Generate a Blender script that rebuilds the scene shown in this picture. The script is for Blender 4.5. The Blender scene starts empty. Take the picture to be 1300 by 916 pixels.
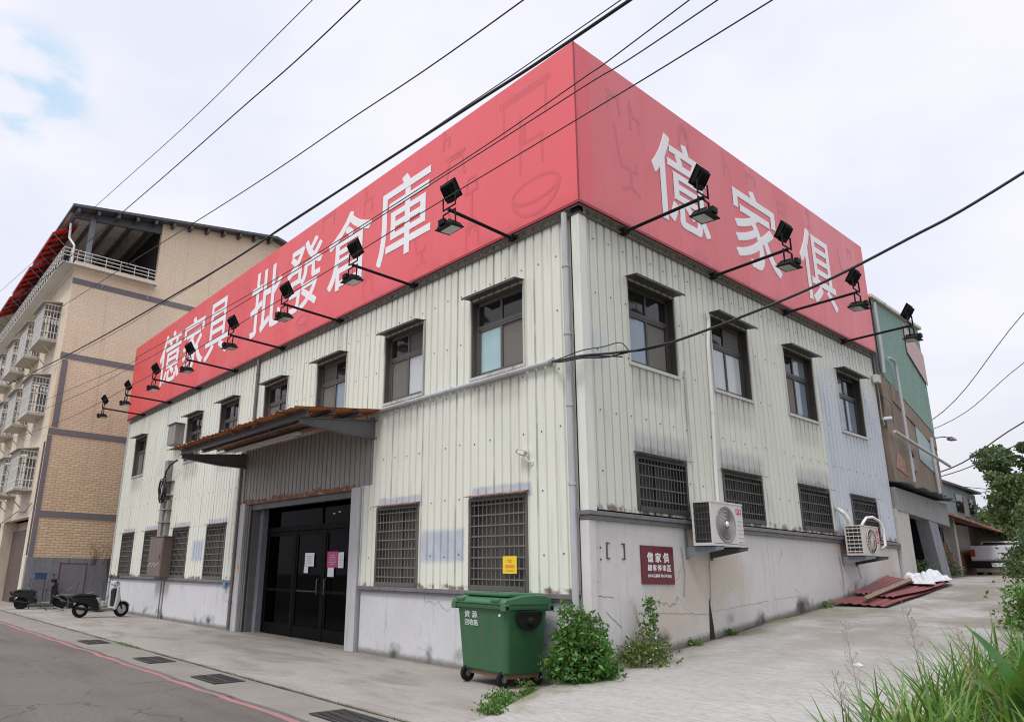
import bpy, math, random
import numpy as np
from mathutils import Vector, Matrix
rad = math.radians
SC = bpy.context.scene
COL = SC.collection
R = random.Random(7)

# ------------------------------------------------------------------ helpers
class MB:
    """collects faces; build() links them as ONE mesh object"""
    def __init__(s): s.v = []; s.f = []; s.m = []
    def face(s, pts, mi=0):
        n = len(s.v); s.v += [tuple(p) for p in pts]; s.f.append(tuple(range(n, n+len(pts)))); s.m.append(mi)
    def raw(s, vs, fs, mi=0):
        n = len(s.v); s.v += [tuple(p) for p in vs]
        for f in fs: s.f.append(tuple(i+n for i in f)); s.m.append(mi)
    def box(s, x0, x1, y0, y1, z0, z1, mi=0, M=None):
        if x0 > x1: x0, x1 = x1, x0
        if y0 > y1: y0, y1 = y1, y0
        if z0 > z1: z0, z1 = z1, z0
        vs = [(x, y, z) for z in (z0, z1) for y in (y0, y1) for x in (x0, x1)]
        if M is not None: vs = [M @ Vector(p) for p in vs]
        s.raw(vs, [(0,2,3,1),(4,5,7,6),(0,1,5,4),(2,6,7,3),(0,4,6,2),(1,3,7,5)], mi)
    def hexa(s, lo, hi, mi=0):
        """two quads (lists of 4 points, same winding), joined"""
        s.raw(list(lo)+list(hi), [(3,2,1,0),(4,5,6,7),(0,1,5,4),(1,2,6,5),(2,3,7,6),(3,0,4,7)], mi)
    def prism(s, poly, vec, mi=0):
        n = len(poly); vec = Vector(vec)
        vs = [Vector(p) for p in poly]; vs += [p+vec for p in vs]
        fs = [tuple(reversed(range(n))), tuple(range(n, 2*n))]
        fs += [(i, (i+1) % n, n+(i+1) % n, n+i) for i in range(n)]
        s.raw(vs, fs, mi)
    def tube(s, pts, r, n=8, mi=0, caps=True, closed=False):
        pts = [Vector(p) for p in pts]; k = len(pts)
        rs = r if isinstance(r, (list, tuple)) else [r]*k
        base = len(s.v); prev = None
        for i, p in enumerate(pts):
            if closed: d = pts[(i+1) % k]-pts[i-1]
            else: d = pts[min(i+1, k-1)]-pts[max(i-1, 0)]
            d.normalize()
            if prev is None:
                a = Vector((0,0,1)) if abs(d.z) < .9 else Vector((1,0,0))
                u = d.cross(a).normalized()
            else:
                u = (prev-d*prev.dot(d)).normalized()
            prev = u; w = d.cross(u)
            for j in range(n):
                t = 2*math.pi*j/n
                s.v.append(tuple(p+(u*math.cos(t)+w*math.sin(t))*rs[i]))
        for i in range(k if closed else k-1):
            for j in range(n):
                a = base+i*n+j; b = base+i*n+(j+1) % n
                c = base+((i+1) % k)*n+(j+1) % n; d = base+((i+1) % k)*n+j
                s.f.append((a, b, c, d)); s.m.append(mi)
        if caps and not closed:
            s.f.append(tuple(reversed(range(base, base+n)))); s.m.append(mi)
            s.f.append(tuple(range(base+(k-1)*n, base+k*n))); s.m.append(mi)
    def lathe(s, prof, c=(0,0,0), axis='z', n=24, mi=0, caps=True):
        """prof: list of (radius, along)"""
        base = len(s.v)
        for r, h in prof:
            for j in range(n):
                t = 2*math.pi*j/n; a = r*math.cos(t); b = r*math.sin(t)
                p = {'z': (a, b, h), 'x': (h, a, b), 'y': (b, h, a)}[axis]
                s.v.append((p[0]+c[0], p[1]+c[1], p[2]+c[2]))
        for i in range(len(prof)-1):
            for j in range(n):
                s.f.append((base+i*n+j, base+i*n+(j+1) % n, base+(i+1)*n+(j+1) % n, base+(i+1)*n+j)); s.m.append(mi)
        for i, rev in ((0, True), (len(prof)-1, False)):
            if caps and prof[i][0] > 1e-5:
                idx = list(range(base+i*n, base+i*n+n))
                s.f.append(tuple(reversed(idx)) if rev else tuple(idx)); s.m.append(mi)
    def build(s, name, mats, parent=None, bevel=0, smooth=False, loc=None):
        me = bpy.data.meshes.new(name)
        me.from_pydata(s.v, [], s.f)
        if not isinstance(mats, (list, tuple)): mats = [mats]
        for m in mats: me.materials.append(m)
        if len(mats) > 1: me.polygons.foreach_set('material_index', s.m)
        if smooth: me.polygons.foreach_set('use_smooth', [True]*len(s.f))
        me.update()
        o = bpy.data.objects.new(name, me); COL.objects.link(o)
        if parent: o.parent = parent
        if loc: o.location = loc
        if bevel:
            b = o.modifiers.new('bevel', 'BEVEL'); b.width = bevel; b.segments = 2; b.limit_method = 'ANGLE'; b.angle_limit = rad(40)
        return o

def tag(o, label=None, cat=None, group=None, kind=None):
    if label: o['label'] = label
    if cat: o['category'] = cat
    if group: o['group'] = group
    if kind: o['kind'] = kind
    return o
def thing(name, label, cat, loc=(0,0,0), rz=0, group=None):
    o = bpy.data.objects.new(name, None); COL.objects.link(o); o.empty_display_size = .2
    o.location = loc; o.rotation_euler = (0, 0, rz)
    return tag(o, label, cat, group)
def struct(o): o['kind'] = 'structure'; return o
def copy_tree(o, parent=None):
    c = o.copy(); COL.objects.link(c); c.parent = parent
    for ch in list(o.children): copy_tree(ch, c)
    return c

# ------------------------------------------------------------------ materials
def srgb(r, g, b):
    f = lambda c: ((c/255+.055)/1.055)**2.4 if c > 10.3 else c/255/12.92
    return (f(r), f(g), f(b))
class NT:
    def __init__(s, name):
        s.mat = bpy.data.materials.new(name); s.mat.use_nodes = True
        s.t = s.mat.node_tree; s.n = s.t.nodes; s.l = s.t.links
        s.b = s.n['Principled BSDF']; s.tc = s.n.new('ShaderNodeTexCoord'); s.obj = s.tc.outputs['Object']
    def new(s, t, **kw):
        n = s.n.new(t)
        for k, v in kw.items(): setattr(n, k, v)
        return n
    def put(s, sock, v):
        if isinstance(v, bpy.types.NodeSocket): s.l.new(v, sock)
        elif isinstance(v, (tuple, list)) and len(v) == 3 and sock.type == 'RGBA': sock.default_value = (*v, 1)
        else: sock.default_value = v
    def math(s, op, a, b=0., clamp=False):
        n = s.new('ShaderNodeMath', operation=op, use_clamp=clamp); s.put(n.inputs[0], a); s.put(n.inputs[1], b); return n.outputs[0]
    def mix(s, f, a, b, mode='MIX'):
        n = s.new('ShaderNodeMix', data_type='RGBA', blend_type=mode); s.put(n.inputs[0], f); s.put(n.inputs[6], a); s.put(n.inputs[7], b); return n.outputs[2]
    def scale(s, v, k):
        n = s.new('ShaderNodeMapping'); s.put(n.inputs[0], v); n.inputs['Scale'].default_value = k; return n.outputs[0]
    def noise(s, sc=5, detail=4, rough=.55, vec=None, dist=0):
        n = s.new('ShaderNodeTexNoise'); s.put(n.inputs['Vector'], vec if vec is not None else s.obj)
        n.inputs['Scale'].default_value = sc; n.inputs['Detail'].default_value = detail; n.inputs['Roughness'].default_value = rough; n.inputs['Distortion'].default_value = dist
        return n.outputs['Fac']
    def ramp(s, v, a, b, lo=0., hi=1.):
        n = s.new('ShaderNodeMapRange', interpolation_type='SMOOTHSTEP'); s.put(n.inputs[0], v)
        n.inputs[1].default_value = a; n.inputs[2].default_value = b; n.inputs[3].default_value = lo; n.inputs[4].default_value = hi; return n.outputs[0]
    def sep(s, v=None):
        n = s.new('ShaderNodeSeparateXYZ'); s.put(n.inputs[0], v if v is not None else s.obj); return n.outputs
    def band(s, v, a, b, soft=.03):
        return s.math('MULTIPLY', s.ramp(v, a-soft, a+soft), s.ramp(v, b-soft, b+soft, 1., 0.))
    def wob(s, v, amt=.05, sc=6):
        return s.math('ADD', v, s.math('MULTIPLY', s.math('SUBTRACT', s.noise(sc, 3), .5), amt*2))
    def bump(s, h, strength=.3, dist=.02):
        n = s.new('ShaderNodeBump'); n.inputs['Strength'].default_value = strength; n.inputs['Distance'].default_value = dist
        s.put(n.inputs['Height'], h); s.l.new(n.outputs[0], s.b.inputs['Normal'])
    def out(s, col, rough=.6, metal=0., spec=None):
        s.put(s.b.inputs['Base Color'], col); s.put(s.b.inputs['Roughness'], rough); s.put(s.b.inputs['Metallic'], metal)
        if spec is not None: s.b.inputs['Specular IOR Level'].default_value = spec
        return s.mat
def mul(c, k): return tuple(min(1, x*k) for x in c)
def plain(name, c, rough=.5, metal=0., var=.12, nsc=3, dirt=None, dirt_amt=.5, bump=.0, bsc=40, spec=None):
    t = NT(name); n = t.noise(nsc, 5)
    col = t.mix(n, mul(c, 1-var), mul(c, 1+var))
    if dirt:
        s = t.noise(1.0, 5, .6, t.scale(t.obj, (9, 9, .8)))
        col = t.mix(t.math('MULTIPLY', t.ramp(s, .48, .75), dirt_amt), col, dirt)
    if bump: t.bump(t.noise(bsc, 4), bump, .01)
    r = t.ramp(t.noise(nsc*4, 3), .3, .7, max(0, rough-.08), min(1, rough+.08))
    return t.out(col, r, metal, spec)

M = {}
UPF = [-1.81, -4.45, -7.2, -9.93, -12.77, -15.4, -20.62]
UPS = [1.78, 4.28, 7.08, 9.64]
def wall_material(name, front):
    t = NT(name); x, y, z = t.sep()
    a = x if front else y
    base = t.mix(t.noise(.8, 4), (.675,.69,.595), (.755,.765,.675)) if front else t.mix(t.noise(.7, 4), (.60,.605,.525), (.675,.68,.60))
    # sheet to sheet differences
    sh = t.math('FRACT', t.math('MULTIPLY', t.math('FLOOR', t.math('MULTIPLY', a, 1.31)), .618))
    base = t.mix(t.math('MULTIPLY', sh, .12), base, (.55,.56,.52))
    streak = t.noise(1., 5, .65, t.scale(t.obj, (11, 11, .55)))
    fine = t.noise(1., 5, .7, t.scale(t.obj, (40, 40, 1.2)))
    base = t.mix(t.math('MULTIPLY', t.ramp(streak, .5, .78), .30), base, (.33,.32,.27))
    base = t.mix(t.math('MULTIPLY', t.ramp(fine, .55, .8), .22), base, (.36,.35,.30))
    # painted shade and mottled staining under the sign, rust at the sheet feet
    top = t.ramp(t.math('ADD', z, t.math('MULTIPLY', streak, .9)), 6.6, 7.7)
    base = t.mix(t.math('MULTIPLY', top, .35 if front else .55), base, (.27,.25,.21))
    foot = 1.24 if front else 2.42
    rust = t.math('MULTIPLY', t.ramp(t.wob(z, .06, 9), foot+.03, foot+.09, 1., 0.), t.ramp(t.noise(5, 4), .42, .58))
    grey = (.42,.44,.49)
    def box_patch(a0, a1, z0, z1, c, k=.9, soft=.04, w=.05):
        nonlocal base
        m = t.math('MULTIPLY', t.band(t.wob(a, w, 5), a0, a1, soft), t.band(t.wob(z, w, 4), z0, z1, soft))
        m = t.math('MULTIPLY', m, t.ramp(fine if k < .8 else t.noise(3, 5, .7), .32, .58, .25 if k < .8 else .7, 1.))
        base = t.mix(t.math('MULTIPLY', m, k), base, c)
    lap = t.math('MULTIPLY', t.ramp(t.math('FRACT', t.math('MULTIPLY', a, 1.0526)), .0, .03, 1., 0.), t.ramp(t.noise(1.3, 3), .4, .6, .10, .5))
    base = t.mix(lap, base, (.20,.185,.15))
    for c in (UPF if front else UPS):
        box_patch(c-.60, c+.60, 4.20, 4.72, (.30,.28,.23), .42, .16, .03)
    if front:
        box_patch(-3.78, -2.62, 1.68, 2.2, (.37,.41,.50), .85, .06)
        box_patch(-14.55, -13.75, 1.72, 2.3, (.37,.41,.52), .8, .08)
        for c in (-1.81, -4.5, -12.93, -15.63, -18.3, -20.8): box_patch(c-.6, c+.75, 2.66, 2.86, (.42,.44,.52), .85, .03)
        box_patch(-7.6, -3.2, 4.28, 4.62, (.48,.48,.47), .3, .15, .2)
    else:
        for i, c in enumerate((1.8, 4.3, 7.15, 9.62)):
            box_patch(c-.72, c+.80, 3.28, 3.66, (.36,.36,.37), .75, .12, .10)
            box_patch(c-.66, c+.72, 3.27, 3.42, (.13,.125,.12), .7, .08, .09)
        pan = t.math('MULTIPLY', t.ramp(t.wob(a, .03, 2), 7.98, 8.06), t.ramp(t.wob(z, .5, 1.0), 5.2, 6.6, 1., .12))
        base = t.mix(t.math('MULTIPLY', pan, .82), base, t.mix(t.noise(1.2, 4), (.40,.44,.52), (.54,.58,.64)))
        box_patch(.10, .52, 4.55, 5.1, (.5,.54,.60), .55, .15, .1)
    base = t.mix(t.math('MULTIPLY', rust, .85), base, t.mix(t.noise(20, 3), (.07,.045,.03), (.22,.10,.05)))
    t.bump(t.noise(9, 3), .10, .01)
    return t.out(base, t.ramp(streak, .4, .7, .42, .6), 0, .35)

def concrete(name, c1, c2, stain=(.12,.11,.10), sk=.4, foot=None, mould=True, axis='z', cracks=True, streak=True, tan=0):
    t = NT(name); x, y, z = t.sep()
    col = t.mix(t.noise(1.1, 6, .6), c1, c2)
    col = t.mix(t.math('MULTIPLY', t.ramp(t.noise(7, 6, .7), .45, .75), .25), col, mul(c1, .75))
    if streak:
        s = t.noise(1., 5, .65, t.scale(t.obj, (8, 8, .45)))
        col = t.mix(t.math('MULTIPLY', t.ramp(s, .52, .8), sk), col, stain)
    if tan:
        s = t.noise(.45, 3, .5)
        col = t.mix(t.math('MULTIPLY', t.ramp(s, .48, .68), tan), col, (.46,.36,.24))
    if cracks:
        nz = t.new('ShaderNodeTexNoise'); t.put(nz.inputs['Vector'], t.obj); nz.inputs['Scale'].default_value = 2.2; nz.inputs['Detail'].default_value = 6; v = t.new('ShaderNodeTexVoronoi', feature='DISTANCE_TO_EDGE'); t.put(v.inputs['Vector'], t.mix(.35, t.obj, nz.outputs['Color'])); v.inputs['Scale'].default_value = .9
        cr = t.math('MULTIPLY', t.ramp(v.outputs['Distance'], .002, .008, 1., 0.), t.ramp(t.noise(.8, 2), .52, .62))
        col = t.mix(t.math('MULTIPLY', cr, .45), col, (.10,.09,.08))
    if mould:
        if foot is None: h = z
        else: h = t.math('SUBTRACT', z, t.math('MAXIMUM', t.math('ADD', t.math('MULTIPLY', y, foot[1]), foot[0]), 0.))
        blob = t.ramp(t.noise(1.05, 3, .5), .53, .66); fine = t.noise(14, 5, .75)
        m = t.math('MULTIPLY', t.ramp(t.math('SUBTRACT', h, t.math('MULTIPLY', fine, .25)), .02, .28, 1., 0.), blob)
        col = t.mix(t.math('MULTIPLY', m, .95), col, (.045,.045,.038))
        lo = t.ramp(t.math('SUBTRACT', h, t.math('MULTIPLY', fine, .12)), -.02, .10, .75, 0.)
        col = t.mix(lo, col, (.09,.08,.06))
    t.bump(t.noise(45, 5, .7), .22, .01)
    return t.out(col, .85, 0, .25)

def pavement_mat():
    t = NT('pavement concrete'); x, y, z = t.sep()
    col = t.mix(t.noise(.7, 6, .6), (.225,.208,.186), (.365,.34,.308))
    col = t.mix(t.math('MULTIPLY', t.ramp(t.noise(16, 5, .75), .42, .66), .38), col, (.20,.18,.155))
    st = t.noise(1., 6, .65, t.scale(t.obj, (.5, 1.6, 1)), 0.6)
    col = t.mix(t.math('MULTIPLY', t.ramp(st, .44, .66), .72), col, (.175,.155,.135))
    col = t.mix(t.math('MULTIPLY', t.ramp(t.noise(60, 3, .6), .55, .8), .25), col, (.15,.14,.13))
    mossn = t.math('ADD', y, t.math('MULTIPLY', t.noise(2.2, 4), .16))
    col = t.mix(t.math('MULTIPLY', t.ramp(mossn, -3.19, -3.07, .95, 0.), 1.), col, (.065,.06,.035))
    near = t.ramp(t.math('ADD', y, t.math('MULTIPLY', t.noise(2., 5), .5)), -.02, .25, 0., .55)
    col = t.mix(near, col, (.13,.115,.095))
    t.bump(t.noise(50, 5, .7), .3, .01)
    return t.out(col, .88, 0, .25)
def lane_mat():
    t = NT('lane concrete'); x, y, z = t.sep()
    col = t.mix(t.noise(.55, 6, .6), (.31,.303,.288), (.445,.436,.418))
    col = t.mix(t.math('MULTIPLY', t.ramp(t.noise(1., 5, .7, t.scale(t.obj, (9, 15, 1))), .44, .66), .42), col, (.235,.22,.195))
    br = t.noise(1., 5, .7, t.scale(t.obj, (2.2, 26, 1)), .8)
    col = t.mix(t.math('MULTIPLY', t.ramp(br, .42, .68), .50), col, (.24,.22,.195))
    st = t.noise(.8, 6, .65)
    far = t.ramp(y, -.5, 7, .12, .95)
    col = t.mix(t.math('MULTIPLY', t.ramp(st, .34, .62), far), col, (.20,.178,.148))
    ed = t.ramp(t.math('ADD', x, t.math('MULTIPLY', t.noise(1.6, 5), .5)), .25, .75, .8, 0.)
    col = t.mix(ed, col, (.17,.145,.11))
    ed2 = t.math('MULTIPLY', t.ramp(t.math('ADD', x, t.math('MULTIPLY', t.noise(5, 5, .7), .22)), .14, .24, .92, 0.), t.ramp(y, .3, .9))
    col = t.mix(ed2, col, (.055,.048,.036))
    ms = t.math('MULTIPLY', t.ramp(x, .3, .9, 1., 0.), t.ramp(t.noise(1.3, 4), .5, .62))
    col = t.mix(t.math('MULTIPLY', ms, .5), col, (.13,.135,.05))
    spk = t.math('MULTIPLY', t.ramp(t.noise(38, 2, .5), .68, .74), t.ramp(t.noise(2.0, 2), .45, .6))
    col = t.mix(t.math('MULTIPLY', spk, .6), col, (.10,.095,.085))
    t.bump(t.math('ADD', br, t.math('MULTIPLY', t.noise(40, 5, .7), .5)), .55, .02)
    return t.out(col, .9, 0, .2)
def asphalt_mat():
    t = NT('asphalt'); x, y, z = t.sep()
    col = t.mix(t.noise(.6, 6), (.100,.088,.079), (.150,.133,.119))
    col = t.mix(t.math('MULTIPLY', t.ramp(t.noise(120, 2, .5), .5, .75), .5), col, (.22,.205,.19))
    col = t.mix(t.math('MULTIPLY', t.ramp(t.noise(90, 2, .5), .55, .8), .5), col, (.05,.045,.045))
    col = t.mix(t.math('MULTIPLY', t.ramp(t.noise(26, 4, .75), .44, .64), .45), col, (.068,.059,.053))
    s = t.noise(1., 6, .65, t.scale(t.obj, (.35, 1.3, 1)))
    col = t.mix(t.math('MULTIPLY', t.ramp(s, .46, .68), .6), col, (.078,.067,.060))
    v = t.new('ShaderNodeTexVoronoi', feature='DISTANCE_TO_EDGE'); nz = t.new('ShaderNodeTexNoise'); t.put(nz.inputs['Vector'], t.obj); nz.inputs['Scale'].default_value = 1.6; nz.inputs['Detail'].default_value = 7; t.put(v.inputs['Vector'], t.mix(.45, t.obj, nz.outputs['Color'])); v.inputs['Scale'].default_value = 1.5
    col = t.mix(t.math('MULTIPLY', t.math('MULTIPLY', t.ramp(v.outputs['Distance'], .005, .018, 1., 0.), t.ramp(t.noise(.7, 2), .44, .56)), .75), col, (.04,.036,.036))
    t.bump(t.noise(140, 3, .6), .5, .01)
    return t.out(col, .85, 0, .3)
def redline_mat():
    t = NT('red road paint'); 
    w = t.math('MULTIPLY', t.ramp(t.noise(7, 6, .8), .44, .62), 1.)
    w2 = t.ramp(t.noise(1.1, 3), .36, .56)
    k = t.math('MULTIPLY', t.math('ADD', w, w2), .46, True)
    col = t.mix(k, (.165,.14,.137), (.40,.125,.115))
    t.bump(t.noise(120, 3), .4, .01)
    return t.out(col, .8)
def sign_mat():
    t = NT('red sign canvas'); x, y, z = t.sep()
    a = t.math('ADD', x, y)
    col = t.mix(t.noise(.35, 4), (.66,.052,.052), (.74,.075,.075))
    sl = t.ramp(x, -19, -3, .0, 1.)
    col = t.mix(t.math('MULTIPLY', sl, .8), col, (.80,.13,.155))  # paler red towards the corner: sky sheen painted into the colour
    col = t.mix(t.ramp(y, .2, .3, 0., .8), col, t.mix(t.noise(.6, 4), (.68,.14,.16), (.74,.17,.19)))  # side panel paler too, the same painted sky sheen
    s = t.noise(1., 5, .6, t.scale(t.obj, (3, 3, .25)))
    col = t.mix(t.math('MULTIPLY', t.ramp(s, .45, .75), .16), col, (.66,.17,.19))
    seam = t.math('FRACT', t.math('MULTIPLY', a, .55))
    col = t.mix(t.ramp(seam, .0, .012, .18, 0.), col, (.33,.03,.04))
    wr = t.noise(1., 5, .6, t.scale(t.obj, (.9, .9, .35)), .6)
    t.bump(wr, .35, .06)
    grime = t.math('MULTIPLY', t.ramp(t.math('ADD', z, t.math('MULTIPLY', t.noise(3, 4), .3)), 7.15, 7.55, .3, 0.), t.ramp(s, .4, .6))
    col = t.mix(grime, col, (.25,.04,.05))
    return t.out(col, t.ramp(wr, .3, .7, .32, .5), 0, .45)
def tile_mat(name, c1, c2, mort, flip):
    t = NT(name); x, y, z = t.sep()
    cmb = t.new('ShaderNodeCombineXYZ'); t.put(cmb.inputs[0], y if flip else x); t.put(cmb.inputs[1], z)
    b = t.new('ShaderNodeTexBrick'); t.put(b.inputs['Vector'], cmb.outputs[0])
    b.inputs['Color1'].default_value = (*c1, 1); b.inputs['Color2'].default_value = (*c2, 1); b.inputs['Mortar'].default_value = (*mort, 1)
    b.inputs['Scale'].default_value = 1.; b.inputs['Brick Width'].default_value = .30; b.inputs['Row Height'].default_value = .10; b.inputs['Mortar Size'].default_value = .010; b.inputs['Mortar Smooth'].default_value = .1
    col = b.outputs['Color']
    up = t.ramp(z, 2, 13, 0., 1.)
    col = t.mix(t.math('MULTIPLY', t.ramp(t.noise(.25, 4), .35, .7), .25), col, (.50,.36,.24))
    col = t.mix(t.math('MULTIPLY', up, .50), col, (.90,.77,.60))
    s = t.noise(1., 5, .6, t.scale(t.obj, (3, 3, .2)))
    col = t.mix(t.math('MULTIPLY', t.ramp(s, .5, .75), .22), col, (.30,.22,.15))
    t.bump(b.outputs['Fac'], -.25, .02)
    return t.out(col, .6, 0, .35)
def leaf_mat(name, cols, trans=.25, straw=0):
    t = NT(name); g = t.new('ShaderNodeNewGeometry')
    rnd = g.outputs['Random Per Island']
    n = t.noise(3, 2)
    col = t.mix(t.ramp(rnd, .0, .5), cols[0], cols[1]); col = t.mix(t.ramp(rnd, .5, 1.), col, cols[2])
    col = t.mix(t.math('MULTIPLY', n, .35), col, mul(cols[0], .7))
    if straw: col = t.mix(t.ramp(rnd, 1-straw-.01, 1-straw), col, (.30,.24,.11))
    t.out(col, .5, 0, .4)
    tr = t.new('ShaderNodeBsdfTranslucent'); t.put(tr.inputs[0], t.mix(.5, col, (.25,.35,.05)))
    mx = t.new('ShaderNodeMixShader'); mx.inputs[0].default_value = trans
    t.l.new(t.b.outputs[0], mx.inputs[1]); t.l.new(tr.outputs[0], mx.inputs[2])
    t.l.new(mx.outputs[0], t.n['Material Output'].inputs[0])
    return t.mat
def glass_mat(name, c, ior=1.9, rough=.06):
    t = NT(name)
    t.bump(t.noise(1.3, 2), .03, .05)
    m = t.out(t.mix(t.noise(1.5, 3), mul(c, .8), mul(c, 1.2)), rough); t.b.inputs['IOR'].default_value = ior
    return m
def clear_dark_glass(name, tint=.22):
    t = NT(name); tr = t.new('ShaderNodeBsdfTransparent'); tr.inputs[0].default_value = (tint, tint, tint*1.05, 1)
    gl = t.new('ShaderNodeBsdfGlossy'); gl.inputs['Roughness'].default_value = .04
    mx = t.new('ShaderNodeMixShader'); fr = t.new('ShaderNodeFresnel'); fr.inputs[0].default_value = 1.4
    t.l.new(t.math('MULTIPLY', fr.outputs[0], .22), mx.inputs[0]); t.l.new(tr.outputs[0], mx.inputs[1]); t.l.new(gl.outputs[0], mx.inputs[2])
    t.l.new(mx.outputs[0], t.n['Material Output'].inputs[0]); return t.mat
def emit(name, c, k):
    t = NT(name); t.b.inputs['Emission Color'].default_value = (*c, 1); t.b.inputs['Emission Strength'].default_value = k; return t.out(c, .5)
def rust_mat(name, c1, c2, c3, sc=3):
    t = NT(name); n = t.noise(sc, 6, .7)
    col = t.mix(t.ramp(n, .35, .5), c1, c2); col = t.mix(t.ramp(n, .52, .66), col, c3)
    t.bump(t.noise(sc*8, 4), .3, .01)
    return t.out(col, .85)

M['wall_front'] = wall_material('cream painted sheet front', True)
M['wall_side'] = wall_material('cream painted sheet side', False)
M['screw'] = plain('screw heads', (.07,.065,.06), .6)
M['low_front'] = concrete('white concrete base', (.50,.50,.51), (.64,.64,.66), (.24,.23,.22), .45)
M['low_side'] = concrete('grey concrete base', (.55,.53,.515), (.67,.65,.63), (.25,.22,.18), .35, foot=(.238, .105), tan=.5)
M['fascia'] = plain('grey painted sheet', (.27,.265,.245), .6, 0, .15, 2, (.10,.08,.06), .5)
M['rustedge'] = rust_mat('rusty edge', (.10,.06,.04), (.22,.10,.05), (.30,.28,.26), 6)
M['canopy_rust'] = rust_mat('rusty underside', (.15,.042,.015), (.46,.145,.045), (.52,.26,.13), 2.6)
M['canopy_top'] = rust_mat('weathered sheet top', (.16,.13,.12), (.26,.13,.08), (.34,.32,.30), 4)
M['steel_grey'] = plain('painted grey steel', (.13,.135,.145), .55, 0, .25, 4, (.16,.07,.03), .4)
M['ledge'] = plain('grey ledge metal', (.17,.17,.175), .5, .2, .25, 3, (.10,.06,.04), .6)
M['post_light'] = plain('light grey post', (.46,.46,.47), .55, 0, .15, 3, (.20,.17,.14), .5)
M['post_mid'] = plain('mid grey post', (.14,.137,.132), .55, 0, .2, 3, (.09,.08,.07), .5)
M['post_blue'] = plain('bluish grey shutter guide', (.20,.205,.24), .5, 0, .15, 3, (.10,.12,.12), .5)
M['flash'] = plain('cream corner flashing', (.70,.71,.64), .5, 0, .06, 2, (.34,.33,.28), .35)
M['case'] = plain('window casing', (.50,.50,.46), .5, 0, .15, 3, (.15,.12,.10), .6)
M['bronze'] = plain('bronze aluminium', (.06,.053,.047), .45, .2, .2, 4)
M['bronze2'] = plain('weathered bronze aluminium', (.115,.106,.096), .5, .2, .2, 4)
M['grille'] = plain('weathered grille bars', (.17,.16,.142), .55, .2, .2, 6, (.11,.07,.05), .4)
M['grille_d'] = plain('dark grille bars', (.11,.105,.098), .55, .2, .2, 6, (.10,.07,.05), .4)
M['hood'] = plain('thin window hood', (.075,.072,.07), .6, 0, .3, 5, (.20,.12,.08), .4)
M['glass_dark'] = glass_mat('dark window glass', (.016,.017,.018), 1.5)
M['glass_blue'] = glass_mat('sky lit window glass', (.20,.26,.32), 1.8)
M['glass_cyan'] = glass_mat('pale blue film glass', (.36,.52,.55), 1.6)
M['glass_white'] = glass_mat('white curtain glass', (.52,.55,.56), 1.5)
M['screen'] = plain('grey insect screen', (.175,.163,.148), .85, 0, .12, 2, (.12,.11,.10), .4)
M['screen_d'] = plain('dark insect screen', (.13,.12,.11), .85, 0, .15, 2)
M['backpane'] = plain('dusty rear pane', (.07,.066,.06), .5, 0, .6, 1.6)
M['backpane_d'] = plain('dark rear pane', (.018,.017,.016), .5, 0, .5, 2.5)
M['door_black'] = plain('black door frame', (.004,.004,.004), .6, spec=.08)
M['door_glass'] = clear_dark_glass('dark door glass', .12)
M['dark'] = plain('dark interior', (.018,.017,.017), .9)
M['roof_in'] = plain('warehouse roof', (.25,.25,.25), .8)
M['pvc'] = plain('grey pvc pipe', (.43,.43,.45), .45, 0, .08, 3, (.28,.26,.24), .35)
M['pvc_w'] = plain('white pvc pipe', (.70,.70,.68), .45, 0, .08, 3, (.4,.38,.35), .35)
M['black'] = plain('black metal', (.006,.006,.007), .6, spec=.2)
M['blackrub'] = plain('black rubber', (.012,.012,.012), .8, spec=.2)
M['lampglass'] = plain('floodlight glass', (.52,.54,.50), .2, 0, .06, 8)
M['sign'] = sign_mat()
M['sign_edge'] = plain('dark red canvas edge', (.30,.018,.026), .5)
M['letter'] = plain('white letters', (.84,.82,.84), .45, 0, .03, 2)
M['sketch'] = plain('faded print lines', (.66,.10,.115), .42, 0, .1, 3)
M['sketch2'] = plain('faded print lines on pale side', (.60,.135,.155), .42, 0, .1, 3)
M['truss'] = plain('galvanised angle', (.17,.16,.15), .6, .3, .3, 5, (.16,.07,.04), .6)
M['soffit'] = plain('soffit sheet', (.66,.60,.53), .7, 0, .3, 3, (.16,.10,.07), .7)
M['ac'] = plain('off white enamel', (.60,.58,.55), .4, 0, .05, 2, (.42,.40,.36), .25)
M['ac_dark'] = plain('dark fins', (.022,.024,.028), .5)
M['ac_fan'] = plain('fan grey', (.30,.28,.27), .45, 0, .08, 5)
M['ac_cream'] = plain('aged enamel', (.56,.51,.45), .4, 0, .06, 2, (.36,.31,.25), .35)
M['badge'] = plain('red badge', (.55,.025,.05), .4)
M['white'] = plain('white print', (.78,.78,.78), .5, 0, .03)
M['bracket_b'] = plain('blue grey bracket', (.20,.235,.27), .5, .2, .2, 4)
M['bracket_d'] = plain('dark bracket', (.085,.085,.085), .5, .2, .2, 4)
M['plaque'] = plain('maroon plaque', (.125,.014,.024), .4, 0, .06, 3)
M['bin'] = plain('green hdpe', (.032,.112,.047), .42, 0, .18, 5, (.07,.10,.07), .55)
M['bin_lid'] = plain('green bin lid', (.042,.145,.064), .40, 0, .12, 3, (.08,.14,.09), .5)
M['stencil'] = plain('worn white stencil', (.55,.60,.60), .6, 0, .25, 30)
M['yellow'] = plain('yellow notice', (.80,.58,.02), .5, 0, .05)
M['orange'] = plain('orange print', (.72,.25,.03), .5)
M['paper'] = plain('white paper', (.74,.76,.78), .6, 0, .04)
M['papermark'] = plain('grey print marks', (.42,.43,.48), .6)
M['magenta'] = plain('magenta poster', (.50,.035,.17), .5, 0, .05)
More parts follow.
